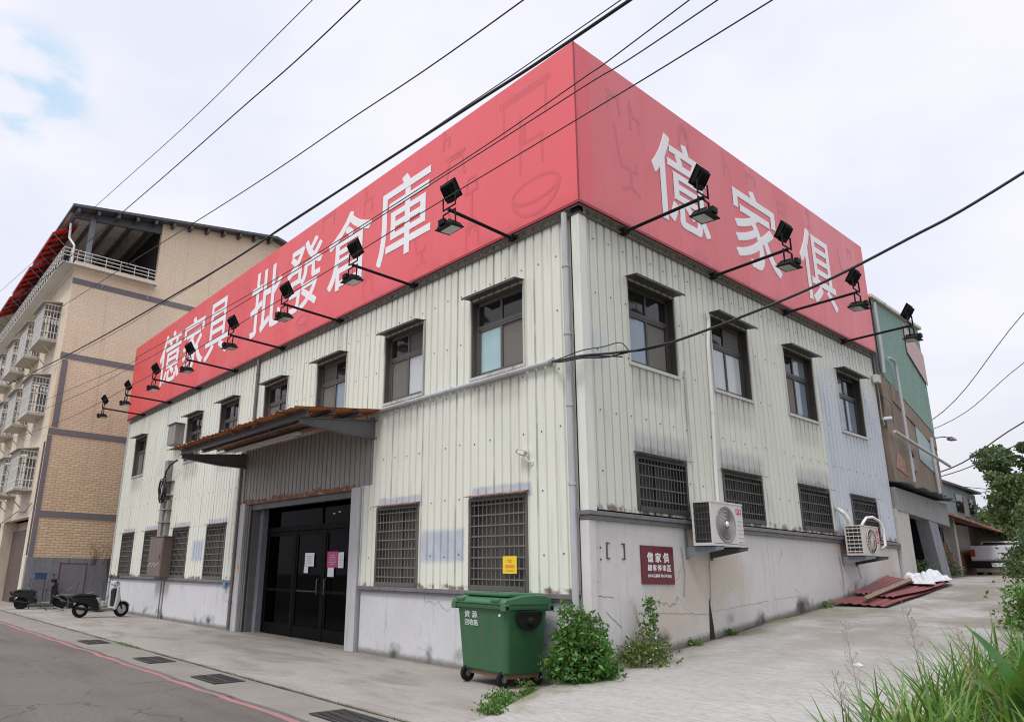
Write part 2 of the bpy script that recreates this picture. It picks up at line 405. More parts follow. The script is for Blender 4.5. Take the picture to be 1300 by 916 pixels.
M['cab'] = plain('brown steel cabinet', (.155,.12,.10), .5, .1, .25, 3, (.08,.06,.05), .5)
M['duct'] = plain('grey cable duct', (.26,.245,.225), .55, 0, .2, 3, (.12,.10,.08), .5)
M['cable'] = plain('black cable', (.012,.012,.014), .6)
M['cable_f'] = plain('weathered cable', (.030,.026,.032), .7)
M['orange_rust'] = rust_mat('rust stain brown', (.20,.12,.08), (.30,.15,.08), (.24,.2,.17), 5)
M['tile'] = tile_mat('beige wall tiles', (.68,.475,.295), (.77,.575,.38), (.30,.205,.125), True)
M['tileband'] = plain('grey tile band', (.17,.155,.165), .6, 0, .15, 4)
M['stucco'] = plain('beige street plaster', (.68,.585,.46), .75, 0, .1, 1.5, (.34,.28,.22), .45)
M['plinth'] = concrete('grey plinth plaster', (.13,.125,.13), (.36,.355,.37), (.07,.065,.065), .85, cracks=False)
M['whitebar'] = plain('white painted bars', (.62,.61,.58), .5, 0, .1, 5, (.36,.30,.24), .4)
M['cage_base'] = plain('stained cage tray', (.46,.42,.36), .6, 0, .15, 4, (.24,.2,.15), .5)
M['roof_d'] = plain('dark roof sheet', (.075,.078,.085), .5, 0, .2, 2)
M['steelblue'] = plain('grey roof post', (.17,.18,.20), .5)
M['red_awn'] = plain('red awning', (.62,.05,.03), .5, 0, .15, 2)
t = NT('red translucent awning'); t.out(t.mix(t.noise(2, 3), (.50,.035,.022), (.60,.05,.03)), .5)
tr = t.new('ShaderNodeBsdfTranslucent'); tr.inputs[0].default_value = (.7, .06, .04, 1); mx = t.new('ShaderNodeMixShader'); mx.inputs[0].default_value = .42
t.l.new(t.b.outputs[0], mx.inputs[1]); t.l.new(tr.outputs[0], mx.inputs[2]); t.l.new(mx.outputs[0], t.n['Material Output'].inputs[0]); M['red_awn'] = t.mat
M['awn_d'] = plain('awning dark stripe', (.035,.012,.012), .6)
M['white_awn'] = plain('greyish awning', (.50,.50,.52), .6)
M['brown'] = plain('brown door', (.10,.065,.05), .6)
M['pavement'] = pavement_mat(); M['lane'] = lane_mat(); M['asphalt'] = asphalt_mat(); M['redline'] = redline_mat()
M['gutter'] = concrete('gutter concrete', (.145,.132,.115), (.27,.25,.222), (.12,.11,.10), .2, mould=False, streak=False)
M['soil'] = plain('soil and weeds', (.075,.075,.04), .95, 0, .5, 2, bump=.4)
M['iron'] = plain('cast iron grate', (.05,.047,.045), .6, .2, .3, 6)
M['green_sheet'] = plain('green painted sheet', (.165,.275,.225), .6, 0, .14, 2, (.28,.36,.32), .5)
M['banner'] = plain('faded pink banner', (.52,.36,.37), .6, 0, .22, 7)
M['brownwall'] = concrete('brown weathered concrete', (.13,.10,.075), (.37,.30,.24), (.05,.04,.03), .9, mould=False)
M['paint_grey'] = plain('grey painted column', (.24,.245,.27), .65, 0, .15, 2, (.12,.11,.11), .6)
M['beam_grey'] = concrete('greenish grey beam', (.24,.25,.245), (.33,.33,.32), (.11,.10,.09), .5, mould=False)
M['white_wall'] = concrete('flaking white wall', (.42,.40,.37), (.54,.52,.49), (.16,.12,.09), .6, mould=False)
M['brick'] = tile_mat('red brick', (.26,.075,.045), (.33,.12,.07), (.25,.2,.17), True)
M['shed_blue'] = plain('pale blue sheet', (.33,.41,.42), .6, 0, .15, 2, (.22,.24,.24), .5)
M['shed_roof'] = rust_mat('rusty shed roof', (.20,.075,.045), (.30,.13,.085), (.34,.25,.20), 2)
M['car'] = plain('white car paint', (.66,.65,.68), .3, 0, .03, 2)
M['carglass'] = glass_mat('car glass', (.03,.033,.035), 1.6)
M['taillight'] = plain('red tail light', (.42,.03,.03), .3)
M['chrome'] = plain('alloy', (.5,.5,.5), .3, .8)
M['redsheet'] = plain('red roofing sheet', (.165,.036,.034), .5, 0, .2, 2, (.15,.05,.045), .5)
M['timber'] = plain('weathered timber', (.20,.145,.105), .8, 0, .25, 6)
M['bag'] = plain('white plastic sheet', (.56,.56,.58), .4, 0, .08, 6)
M['leaf_bush'] = leaf_mat('bush leaves', [(.035,.11,.020), (.060,.175,.032), (.115,.27,.045)], .25, .02)
M['leaf_yel'] = leaf_mat('yellowing leaves', [(.06,.12,.025), (.12,.18,.04), (.22,.21,.05)])
M['leaf_tree'] = leaf_mat('tree leaves', [(.045,.085,.045), (.07,.12,.06), (.10,.16,.075)])
M['leaf_tree2'] = leaf_mat('olive tree leaves', [(.055,.095,.035), (.085,.13,.05), (.13,.175,.07)])
M['leaf_low'] = leaf_mat('low weed leaves', [(.05,.13,.024), (.085,.20,.034), (.15,.29,.05)], .25, .04)
M['grass'] = leaf_mat('long grass', [(.045,.12,.02), (.09,.21,.03), (.17,.30,.05)], .3, .035)
M['broad'] = leaf_mat('broad leaves', [(.04,.14,.028), (.06,.19,.035), (.08,.22,.04)], .3)
M['dry'] = plain('dry seed stalks', (.30,.22,.17), .8, 0, .2, 20)
M['bark'] = plain('bark', (.11,.085,.065), .9, 0, .3, 6)
M['petal'] = plain('white petals', (.75,.75,.72), .6)
M['scoot_w'] = plain('pale grey scooter panels', (.48,.49,.46), .35, 0, .06, 3)
M['scoot_g'] = plain('grey green scooter panels', (.15,.17,.145), .4, 0, .08, 3)
M['scoot_b'] = plain('black scooter plastic', (.010,.010,.011), .55, spec=.25)
M['blue'] = plain('blue plastic', (.04,.075,.16), .6)
M['blue_tag'] = plain('light blue tag', (.12,.30,.52), .5)
M['redframe'] = plain('red steel frame', (.085,.02,.028), .7)
M['board'] = plain('dark grey board', (.12,.115,.125), .7, 0, .25, 3)

# ------------------------------------------------------------------ terrain
PROF = [(-2.27, 0.0), (12, 1.498), (16, 1.64), (25, 1.78), (60, 2.0), (140, 3.0), (420, 8)]
def tz(y):
    if y <= PROF[0][0]: return 0.
    for (a, b), (c, d) in zip(PROF, PROF[1:]):
        if y <= c: return b+(d-b)*(y-a)/(c-a)
    return PROF[-1][1]
def sstep(a, b, x):
    t = max(0, min(1, (x-a)/(b-a))); return t*t*(3-2*t)
def lane_right(y):      # x of the lane's right-hand edge
    if y < 1: return 3.75+.10*math.sin(y*1.3)
    if y < 13: return 3.75-.02*(y-1)+.12*math.sin(y*1.1)
    return 3.5-(y-13)*.16
def lane_left(y):
    if y < 11.3: return -.012
    return .35-(y-11.3)*.20
def ground_z(x, y):
    z = tz(y)
    if x > 3.6: z += .34*sstep(lane_right(y)-.0, lane_right(y)+.9, x)*sstep(-4.6, -2.2, y)+.5*sstep(8, 40, x)*sstep(-3, 10, y)
    return z-.02
mb = MB()
xs = [-420, -160, -70, -40, -24, -21, -.05, -.03, 1, 2, 3, 3.4, 3.8, 4.2, 4.6, 5, 5.5, 6.5, 8, 12, 20, 40, 100, 420]
ys = [-420, -120, -40, -14, -6, -4.6, -3.8, -3, -2.6, -2.27, -2, -1.5, -1, -.5, 0, .7, 2, 4, 6, 8, 10, 11.36, 11.4, 12, 13, 14, 16, 20, 25, 32, 45, 60, 90, 140, 250, 420]
def gz(x, y):
    if x < -.04 and y < 11.38: return -.02
    if x < -20: return -.02
    return ground_z(x, y)
vs = [(x, y, gz(x, y)) for y in ys for x in xs]; nx = len(xs)
mb.raw(vs, [(j*nx+i, j*nx+i+1, (j+1)*nx+i+1, (j+1)*nx+i) for j in range(len(ys)-1) for i in range(nx-1)])
struct(mb.build('ground', M['soil'], smooth=False))

def sheet(name, mat, rows, zf, thick=.12):
    """rows: list of lists of (x,y); a slab with a side skirt"""
    mb = MB(); n = len(rows[0])
    vs = [(x, y, zf(x, y)) for r in rows for (x, y) in r]
    mb.raw(vs, [(j*n+i, j*n+i+1, (j+1)*n+i+1, (j+1)*n+i) for j in range(len(rows)-1) for i in range(n-1)])
    rim = [rows[0][i] for i in range(n)]+[r[-1] for r in rows[1:]]+[rows[-1][i] for i in range(n-2, -1, -1)]+[r[0] for r in rows[-2:0:-1]]
    k = len(rim)
    for i in range(k):
        a = rim[i]; b = rim[(i+1) % k]
        mb.face([(a[0], a[1], zf(*a)), (a[0], a[1], zf(*a)-thick), (b[0], b[1], zf(*b)-thick), (b[0], b[1], zf(*b))])
    return struct(mb.build(name, mat))
rw = random.Random(3)
def wig(a): return rw.uniform(-a, a)
X_ = [-90, -60, -45]+[-40+i*.5 for i in range(0, 110)]+[20, 40, 80]
# asphalt: its edge is uneven against the gutter
edge = {x: -4.0-.10*sstep(-8, -16, x)+wig(.03) for x in X_}
sheet('road', M['asphalt'], [[(x, -60) for x in X_], [(x, -12) for x in X_], [(x, edge[x]) for x in X_]], lambda x, y: .004, .02)
sheet('road_line', M['redline'], [[(x, edge[x]-.175+wig(.012)) for x in X_ if -60 <= x <= .5], [(x, edge[x]-.09+wig(.012)) for x in X_ if -60 <= x <= .5]], lambda x, y: .008, .003)
sheet('gutter_strip', M['gutter'], [[(x, -4.35) for x in X_], [(x, -3.265+wig(.015)) for x in X_]], lambda x, y: -.001 if y < -4.2 else .012, .02)
PX = [x for x in X_ if -45 <= x <= .3]+[.52]
sheet('pavement', M['pavement'], [[(x, -3.235+wig(.018)) for x in PX], [(x, -1.5) for x in PX], [(x, .62) for x in PX]], lambda x, y: .018, .03)
# concrete lane: a ramp that starts at the pavement and climbs along the side wall
rows = []
for y in [-3.9, -3.3, -2.8, -2.5, -2.27, -1.9, -1.5, -1.1, -.7, -.35, -.02, .3, 1, 2, 3, 4, 5, 6, 7, 8, 9, 10, 11, 11.8, 12.6, 14, 16, 19, 22, 25, 30, 36, 46]:
    xl = lane_left(y)
    if y < .2:
        xl = {-3.9: .60, -3.3: .56, -2.8: .55, -2.5: .52, -2.27: .42, -1.9: .28, -1.5: .15, -1.1: .02, -.7: -.03, -.35: -.035, -.02: -.035}.get(y, -.012)
    xr = lane_right(y)+wig(.06)
    if y < -2.3: xr = 3.75
    rows.append([(xl+(xr-xl)*k/8, y) for k in range(9)])
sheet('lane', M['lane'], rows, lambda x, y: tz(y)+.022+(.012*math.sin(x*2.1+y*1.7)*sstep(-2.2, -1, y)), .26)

# ------------------------------------------------------------------ warehouse
LX = -22.33; RY = 11.30; ZT = 7.10
WH = thing('warehouse', 'cream corrugated metal warehouse with white concrete base, dark windows and rusty entrance canopy', 'warehouse')
def corrugated(name, axis, a0, a1, z0, z1, holes, mat, off=0., sgn=-1, per=.19, dep=.028, parent=None, screws=True, zsub=None):
    """sheet along x (axis 'x', faces -y) or along y (axis 'y', faces +x) with true openings; ribs run upright"""
    mb = MB()
    def prof(a):
        t = (a/per) % 1.
        if t < .06: return 1-t/.06
        if t < .20: return 0.
        if t < .26: return (t-.20)/.06
        return 1.
    k0 = math.floor(a0/per)
    br = {a0, a1}
    k = k0
    while k*per < a1:
        for t in (0, .06, .20, .26):
            q = (k+t)*per
            if a0 < q < a1: br.add(q)
        k += 1
    for h in holes:
        for q in h[:2]:
            if a0 < q < a1: br.add(q)
    br = sorted(br)
    def pt(a, z):
        d = off+dep*prof(a)
        return (a, -d, z) if axis == 'x' else (d, a, z)
    for p, q in zip(br, br[1:]):
        if q-p < 1e-5: continue
        mid = (p+q)/2
        cuts = sorted((max(z0, h[2]), min(z1, h[3])) for h in holes if h[0] < mid < h[1])
        zz = z0; segs = []
        for c0, c1 in cuts:
            if c0 > zz+1e-4: segs.append((zz, c0))
            zz = max(zz, c1)
        if zz < z1-1e-4: segs.append((zz, z1))
        for s0, s1 in segs: mb.face([pt(p, s0), pt(q, s0), pt(q, s1), pt(p, s1)])
    if screws:
        rs = random.Random(5)
        z = z0+.55
        row = 0
        while z < z1-.3:
            k = k0+1
            while k*per < a1-.1:
                a = (k+.63)*per; zj = z+rs.uniform(-.02, .02)
                if not any(h[0]-.05 < a < h[1]+.05 and h[2]-.05 < zj < h[3]+.05 for h in holes) and rs.random() < .85 and a < a1-.03:
                    d = off+dep+.006; c = (a, -d, zj) if axis == 'x' else (d, a, zj)
                    r = .011
                    if axis == 'x': mb.box(c[0]-r, c[0]+r, c[1], c[1]+.012, c[2]-r, c[2]+r, 1)
                    else: mb.box(c[0]-.012, c[0], c[1]-r, c[1]+r, c[2]-r, c[2]+r, 1)
                k += 2
            z += .92; row += 1
    return mb.build(name, [mat, M['screw']], parent)

UPF = [-1.81, -4.45, -7.2, -9.93, -12.77, -15.4, -20.62]
LOF = [-1.81, -4.5, -12.93, -15.63, -18.3, -20.8]
UPS = [1.78, 4.28, 7.08, 9.64]
LOS = [1.80, 4.30, 7.15, 9.62]
UW, LW = 1.26, 1.32
hf = [(c-UW/2, c+UW/2, 4.74, 6.16) for c in UPF]+[(c-LW/2, c+LW/2, 1.26, 2.68) for c in LOF]
hf += [(-11.35, -5.72, 0, 3.14), (-11.35, -5.37, 3.168, 4.54)]
hs = [(c-.66, c+.66, 4.74, 6.16) for c in UPS]+[(c-.69, c+.69, 2.46, 3.28) for c in LOS]
corrugated('corrugated_wall', 'x', LX, -.15, 1.225, ZT, hf, M['wall_front'], parent=WH)
corrugated('corrugated_wall', 'y', .13, RY, 2.40, ZT, hs, M['wall_side'], parent=WH)
mb = MB(); mb.box(-.105, .044, -.050, -.044, 2.375, ZT); mb.box(.038, .044, -.043, .125, 2.375, ZT); mb.box(-.105, -.10, -.043, 0, 2.375, ZT)
mb.build('corner_flashing', M['flash'], WH)
# concrete bases with real thickness
mb = MB(); mb.box(-.16, -.128, -.012, .1, 0, 6.95); mb.build('gap_shadow_strip', M['dark'], WH)  # near-black strip paints the shadow between the pipe and the corner flashing
for a, b in ((LX, -11.42), (-5.66, -.205)):
    mb = MB(); mb.box(a, b, 0, .2, -.05, 1.17); mb.build('low_wall', M['low_front'], WH)
mb = MB()
pts = [(y, tz(y)-.1) for y in (0, 3, 6, 9, RY)]
mb.prism([(0, 0, 0)]+[(0, y, z) for y, z in pts]+[(0, RY, 2.28), (0, 0, 2.28)], (-.2, 0, 0))
for y in (3.02, 5.03, 6.22, 7.95): mb.box(0, .004, y-.012, y+.012, tz(y)+.05, 2.27)
mb.box(-.125, .03, -.045, .095, -.02, 2.24)
mb.build('low_wall', M['low_side'], WH)
# tall sheet to the ground on the left of the corner (front) beside the pipe
for a, b in ((LX-.03, -11.42), (-5.68, -.28)):
    mb = MB(); mb.box(a, b, -.075, .01, 1.165, 1.235); mb.box(a, b, -.055, .005, 1.13, 1.165)
    mb.build('ledge_trim', M['ledge'], WH, bevel=.006)
mb = MB(); mb.box(-.13, .085, -.085, RY+.03, 2.31, 2.37); mb.box(-.12, .055, -.055, RY+.02, 2.245, 2.31)
mb.build('ledge_trim', M['ledge'], WH, bevel=.006)
# back, far end and roof close the volume
mb = MB(); mb.box(LX, LX+.05, .01, RY, 0, ZT); mb.build('end_wall', M['roof_in'], WH)
mb = MB(); mb.box(LX, -.02, RY-.06, RY-.01, 0, ZT); mb.build('rear_wall', M['roof_in'], WH)
mb = MB(); mb.box(LX, -.01, .012, RY, ZT+.03, ZT+.12); mb.build('roof', M['roof_in'], WH)

def dustbar(mb, axis, d0, d1, a0, a1, z0, z1, mi=0):
    """box in wall coordinates: d is the distance out of the wall, a along it"""
    if axis == 'x': mb.box(a0, a1, -d1, -d0, z0, z1, mi)
    else: mb.box(d0, d1, a0, a1, z0, z1, mi)
def upper_window(axis, c, w, z0, z1, panes, frame_mat, tilt=.0, deep=.10):
    a0, a1 = c-w/2, c+w/2; fb = .055
    mb = MB(); D = lambda *q: dustbar(mb, axis, *q)
    # reveal lining and frame members
    D(-deep-.03, .032, a0, a0+.02, z0, z1); D(-deep-.03, .032, a1-.02, a1, z0, z1); D(-deep-.03, .032, a0, a1, z1-.02, z1)
    D(-deep-.03, -deep+.03, a0+.02, a0+.02+fb, z0, z1-.02); D(-deep-.03, -deep+.03, a1-.02-fb, a1-.02, z0, z1-.02)
    D(-deep-.03, -deep+.03, a0+.03, a1-.03, z1-.08, z1-.02); D(-deep-.03, -deep+.03, a0+.03, a1-.03, z0+.02, z0+.075)
    zt = z0+(z1-z0)*.66
    D(-deep-.03, -deep+.025, a0+.05, a1-.05, zt-.03, zt+.035)
    D(-deep-.02, -deep+.015, c-.025, c+.025, z0+.07, z1-.08)
    D(-deep-.02, -deep+.020, a0+.075, a0+.11, z0+.07, zt); D(-deep-.02, -deep+.020, a1-.11, a1-.075, z0+.07, zt)
    D(-deep-.02, -deep+.020, a0+.08, a1-.08, z0+.075, z0+.115); D(-deep-.02, -deep+.020, a0+.08, a1-.08, zt-.07, zt-.03)
    win = mb.build('window', frame_mat, WH, bevel=.003)
    mb = MB()
    q = [(a0+.07, c, zt+.03, z1-.08), (c, a1-.07, zt+.03, z1-.08), (a0+.07, c, z0+.07, zt-.03), (c, a1-.07, z0+.07, zt-.03)]
    ms = []
    for i, (p0, p1, q0, q1) in enumerate(q):
        d = -deep-.006 if i != 3 else -deep-.012
        dustbar(mb, axis, d-.004, d, p0, p1, q0, q1, i); ms.append(M[panes[i]])
    mb.build('pane', ms, win)
    mb = MB(); D = lambda *q: dustbar(mb, axis, *q)
    D(.024, .05, a0-.035, a0+.0, z0-.02, z1+.03); D(.024, .05, a1, a1+.035, z0-.02, z1+.03); D(-deep, .06, a0-.03, a1+.03, z0-.035, z0+.018)
    mb.build('casing', M['case'], win)
    # thin flat sheet hood over the opening
    mb = MB()
    o1 = .26; hi = z1+.045; lo = z1+.02; e0, e1 = a0-.03, a1+.03
    def P(a, d, z): return (a, -d, z) if axis == 'x' else (d, a, z)
    mb.hexa([P(e0, .0, hi), P(e1, .0, hi), P(e1, o1, lo+tilt), P(e0, o1, lo-tilt)], [P(e0, .0, hi+.012), P(e1, .0, hi+.012), P(e1, o1, lo+.012+tilt), P(e0, o1, lo+.012-tilt)])
    mb.hexa([P(e0, o1-.006, lo-.025-tilt), P(e1, o1-.006, lo-.025+tilt), P(e1, o1, lo-.025+tilt), P(e0, o1, lo-.025-tilt)], [P(e0, o1-.006, lo+.01-tilt), P(e1, o1-.006, lo+.01+tilt), P(e1, o1, lo+.01+tilt), P(e0, o1, lo+.01-tilt)])
    mb.build('hood', M['hood'], win)
    return win
PF = [['glass_dark', 'glass_dark', 'glass_cyan', 'screen'], ['glass_dark', 'screen_d', 'screen', 'glass_white'], ['screen_d', 'glass_dark', 'screen', 'glass_blue'], ['glass_dark', 'glass_dark', 'screen', 'glass_dark'],
      ['glass_dark', 'glass_dark', 'glass_dark', 'screen'], ['glass_dark', 'glass_dark', 'glass_dark', 'screen'], ['glass_dark', 'glass_dark', 'screen', 'screen']]
PS = [['glass_dark', 'glass_dark', 'glass_blue', 'screen'], ['glass_dark', 'screen_d', 'glass_white', 'glass_white'], ['glass_dark', 'glass_blue', 'screen', 'glass_blue'], ['glass_blue', 'glass_dark', 'glass_blue', 'glass_blue']]
for c, p in zip(UPF, PF): upper_window('x', c, UW, 4.74, 6.16, p, M['bronze2'], R.uniform(-.008, .008))
for c, p in zip(UPS, PS): upper_window('y', c, 1.32, 4.74, 6.16, p, M['bronze'], R.uniform(-.015, .015))

def barred_window(axis, c, w, z0, z1, nv, nh, gm, pm, deep=.09):
    a0, a1 = c-w/2, c+w/2
    mb = MB(); D = lambda *q: dustbar(mb, axis, *q)
    D(-deep-.05, .045, a0-.01, a0+.045, z0-.02, z1+.01); D(-deep-.05, .045, a1-.045, a1+.01, z0-.02, z1+.01)
    D(-deep-.05, .045, a0+.045, a1-.045, z1-.045, z1+.01); D(-deep-.05, .055, a0+.045, a1-.045, z0-.02, z0+.055)
    D(-deep-.04, -deep, c-.03, c+.03, z0+.05, z1-.04)
    win = mb.build('barred_window', M['bronze2'] if axis == 'x' else M['bronze'], WH, bevel=.003)
    mb = MB(); dustbar(mb, axis, -deep-.03, -deep-.024, a0+.04, a1-.04, z0+.05, z1-.04); mb.build('pane', M[pm], win)
    mb = MB(); D = lambda *q: dustbar(mb, axis, *q)
    for i in range(nv):
        a = a0+.05+(w-.1)*(i+.5)/nv; D(.005, .017, a-.008, a+.008, z0+.05, z1-.04)
    for i in range(nh):
        z = z0+.05+(z1-z0-.09)*(i+.6)/nh; D(.017, .029, a0+.03, a1-.03, z-.010, z+.010)
    mb.build('grille', M[gm], win)
    mb = MB()
    def P(a, d, z): return (a, -d, z) if axis == 'x' else (d, a, z)
    l, r = (a0-.02, a1+.03) if axis == 'x' else (a0-.03, a1+.03)
    mb.hexa([P(l, .02, z1+.055), P(r, .02, z1+.055), P(r, .16, z1+.015), P(l, .16, z1+.02)], [P(l, .02, z1+.065), P(r, .02, z1+.065), P(r, .16, z1+.025), P(l, .16, z1+.03)])
    mb.build('hood', M['rustedge'] if axis == 'x' else M['hood'], win)
    return win
for c in LOF: barred_window('x', c, LW, 1.26, 2.68, 12 if c > -6 else 12, 8, 'grille', 'backpane')
for c in LOS: barred_window('y', c, 1.38, 2.46, 3.28, 15, 4, 'grille_d', 'backpane_d')

# entrance: fascia, posts, recess, glazed doors
corrugated('fascia_panel', 'x', -11.30, -5.37, 3.17, 4.54, [], M['fascia'], off=-.005, parent=WH, screws=False)
mb = MB()
rs = random.Random(11)
for i in range(60):
    a = -11.3+i*(5.3/60); b = a+5.3/60; h = .03+.06*max(0, math.sin(i*.31+1))*rs.random()+.03*rs.random()
    mb.box(a, b, -.034, -.028, 3.165, 3.17+h)
mb.box(-11.3, -5.75, -.03, .05, 3.12, 3.165)
mb.build('fascia_edge', M['rustedge'], WH)
mb = MB(); mb.box(-11.30, -6.0, .05, .16, 2.98, 3.16); mb.build('lintel', M['roof_d'], WH)
mb = MB(); mb.box(-6.06, -5.74, -.075, .25, 0, 3.15); mb.build('entrance_post', M['post_light'], WH, bevel=.01)
mb = MB(); mb.box(-11.42, -11.14, -.06, .06, 0, 3.15); mb.build('entrance_post', M['post_light'], WH, bevel=.01)
mb = MB(); mb.box(-11.30, -11.18, -.064, -.061, 1.52, 1.62); mb.build('sticker', M['orange'], WH)
mb = MB(); mb.box(-12.02, -11.90, -.085, -.056, 1.02, 1.18); mb.build('blue_tag', M['blue_tag'], WH)
mb = MB(); mb.box(-11.13, -11.02, .0, .24, 0, 3.12); mb.box(-11.01, -10.93, .10, .30, 0, 3.12); mb.box(-11.13, -10.95, .02, .05, 0, 3.1)
mb.build('shutter_guide', M['post_mid'], WH, bevel=.006)
mb = MB(); mb.box(-10.92, -10.74, .28, .46, 0, 3.05); mb.build('shutter_guide', M['post_blue'], WH, bevel=.006)
mb = MB(); mb.box(-11.2, -5.8, .40, .95, 3.10, 3.16); mb.box(-6.04, -5.9, .25, .55, 0, 3.1); mb.box(-11.3, -10.9, .46, .6, 0, 3.1)
mb.build('recess_lining', M['dark'], WH)
ED = MB(); Y0 = .46
for x0, x1 in ((-10.74, -10.66), (-9.26, -9.16), (-7.90, -7.80), (-6.50, -6.40), (-6.12, -6.04)): ED.box(x0, x1, Y0-.03, Y0+.05, .018, 2.46)
ED.box(-10.74, -6.04, Y0-.035, Y0+.05, 2.42, 2.54); ED.box(-10.74, -6.04, Y0-.03, Y0+.05, 3.02, 3.10); ED.box(-8.06, -8.0, Y0-.03, Y0+.04, 2.54, 3.02)
ED.box(-10.74, -10.68, Y0-.03, Y0+.05, 2.54, 3.02); ED.box(-6.1, -6.04, Y0-.03, Y0+.05, 2.54, 3.02)
ent = ED.build('entrance_door', M['door_black'], WH, bevel=.004)
mb = MB(); mb.box(-10.68, -8.06, Y0, Y0+.008, 2.54, 3.02); mb.box(-8.0, -6.1, Y0, Y0+.008, 2.54, 3.02); mb.build('transom_glass', M['door_glass'], ent)
for i, (x0, x1) in enumerate(((-10.66, -9.26), (-9.16, -7.90), (-7.80, -6.50), (-6.40, -6.12))):
    mb = MB(); w = .07
    mb.box(x0+.005, x0+w, Y0-.018, Y0+.03, .03, 2.41); mb.box(x1-w, x1-.005, Y0-.018, Y0+.03, .03, 2.41)
    mb.box(x0+w, x1-w, Y0-.018, Y0+.03, .03, .28); mb.box(x0+w, x1-w, Y0-.018, Y0+.03, 2.32, 2.41); mb.box(x0+w, x1-w, Y0-.016, Y0+.025, 1.02, 1.08)
    mb.box(x0+w, x1-w, Y0+.0, Y0+.008, .28, 2.32, 1)
    mb.build('door_leaf', [M['door_black'], M['door_glass']], ent)
mb = MB()
for x in (-8.02, -7.70): mb.tube([(x, Y0-.03, .98), (x, Y0-.085, 1.0), (x, Y0-.085, 1.32), (x, Y0-.03, 1.34)], .014, 8)
mb.tube([(-9.0, Y0-.04, 1.05), (-8.1, Y0-.04, 1.05)], .010, 6); mb.build('door_handle', M['bronze2'], ent, smooth=True)
mb = MB(); mb.box(-11.0, -6.0, .66, 9, .0, .01); mb.build('shop_floor', M['dark'], WH)

# canopy over the entrance
CX0, CX1, CY = -11.75, -5.02, -2.02
zc = lambda y: 4.63+.125*(y)            # falls away from the wall
mb = MB(); n = 62; px = .19
pr = []
for i in range(int((CX1-CX0)/px*4)+1):
    x = CX0+i*px/4; pr.append((x, .022 if i % 4 in (0, 1) else 0.))
rs = random.Random(2)
for (xa, ha), (xb, hb) in zip(pr, pr[1:]):
    ya = CY+.035*math.sin(xa*7)+.02*math.sin(xa*19); yb = CY+.035*math.sin(xb*7)+.02*math.sin(xb*19)
    top = [(xa, .0, zc(0)+ha), (xb, .0, zc(0)+hb), (xb, yb, zc(yb)+hb), (xa, ya, zc(ya)+ha)]
    mb.face([top[0], top[1], top[2], top[3]][::-1], 0)
    mb.face([(p[0], p[1], p[2]-.006) for p in top], 1)
can = mb.build('canopy', [M['canopy_top'], M['canopy_rust']], WH)
mb = MB()
for _ in range(70):                      # peeling flakes of rusty sheet hanging under the roof
    x = rs.uniform(CX0+.2, CX1-.3); y = rs.uniform(CY+.1, -.25); w = rs.uniform(.06, .28); h = rs.uniform(.02, .10); z = zc(y)-.008
    mb.face([(x, y, z), (x+w, y+rs.uniform(-.05, .05), z), (x+w*.8, y+rs.uniform(-.06, .06), z-h*rs.random()), (x+w*.2, y+rs.uniform(-.08, .08), z-h)])
mb.build('peeling_sheet', M['canopy_top'], can)['kind'] = 'stuff'
mb = MB()
for y, h in ((-1.70, .13), (-1.15, .07), (-.55, .07)):
    mb.box(CX0+.18, CX1-.12, y-.05, y+.05, zc(y)-.03-.012, zc(y)-.012); mb.box(CX0+.18, CX1-.12, y-.008, y+.008, zc(y)-h, zc(y)-.03); mb.box(CX0+.18, CX1-.12, y-.05, y+.05, zc(y)-h-.015, zc(y)-h)
mb.build('canopy_beam', M['steel_grey'], can)
for x in (-11.36, -5.32):
    mb = MB()
    mb.prism([(x-.04, 0, 4.47), (x-.04, -1.74, 4.27), (x-.04, -1.74, 4.18), (x-.04, -.75, 4.10), (x-.04, 0, 4.10)], (.012, 0, 0))
    mb.prism([(x-.10, 0, 4.47), (x-.10, -1.74, 4.27), (x-.10, -1.74, 4.26), (x-.10, 0, 4.455)], (.13, 0, 0))
    mb.prism([(x-.10, 0, 4.10), (x-.10, -.75, 4.10), (x-.10, -1.74, 4.18), (x-.10, -1.74, 4.168), (x-.10, -.75, 4.086), (x-.10, 0, 4.086)], (.13, 0, 0))
    mb.build('canopy_bracket', M['steel_grey'], can)
mb = MB(); mb.box(-10.6, -7.1, -.86, -.74, 4.33, 4.37); mb.tube([(-10.4, -.80, 4.30), (-8.9, -.80, 4.30)], .018, 8); mb.tube([(-8.8, -.80, 4.30), (-7.3, -.80, 4.30)], .018, 8)
mb.build('tube_light', M['pvc_w'], can)

# pipes that belong to the building
def pipe(name, pts, r, mat, clips=(), n=10):
    mb = MB(); mb.tube(pts, r, n)
    for c, ax in clips:
        c = Vector(c); a = Vector(ax).normalized()
        mb.tube([c-a*.02, c+a*.02], r*1.22, n)
    return mb.build(name, M[mat], WH, smooth=False)
pipe('drainpipe', [(-.20, -.10, 7.0), (-.20, -.10, .30), (-.20, -.14, .12)], .050, 'pvc', [((-.20, -.10, z), (0,0,1)) for z in (6.1, 5.0, 3.9, 2.75, 1.05)])
pipe('drainpipe', [(LX-.06, -.02, 7.02), (LX-.06, -.02, .1)], .05, 'pvc', [((LX-.06, -.02, z), (0,0,1)) for z in (5.8, 4.2, 2.6)])
pipe('drainpipe', [(-11.02, -.075, 7.0), (-11.02, -.075, 4.62)], .045, 'post_mid', [((-11.02, -.075, 6.6), (0,0,1))])
pipe('drainpipe', [(-11.48, -.085, 4.5), (-11.48, -.085, .05)], .045, 'post_mid', [((-11.48, -.085, z), (0,0,1)) for z in (3.2, 1.9, .7)])
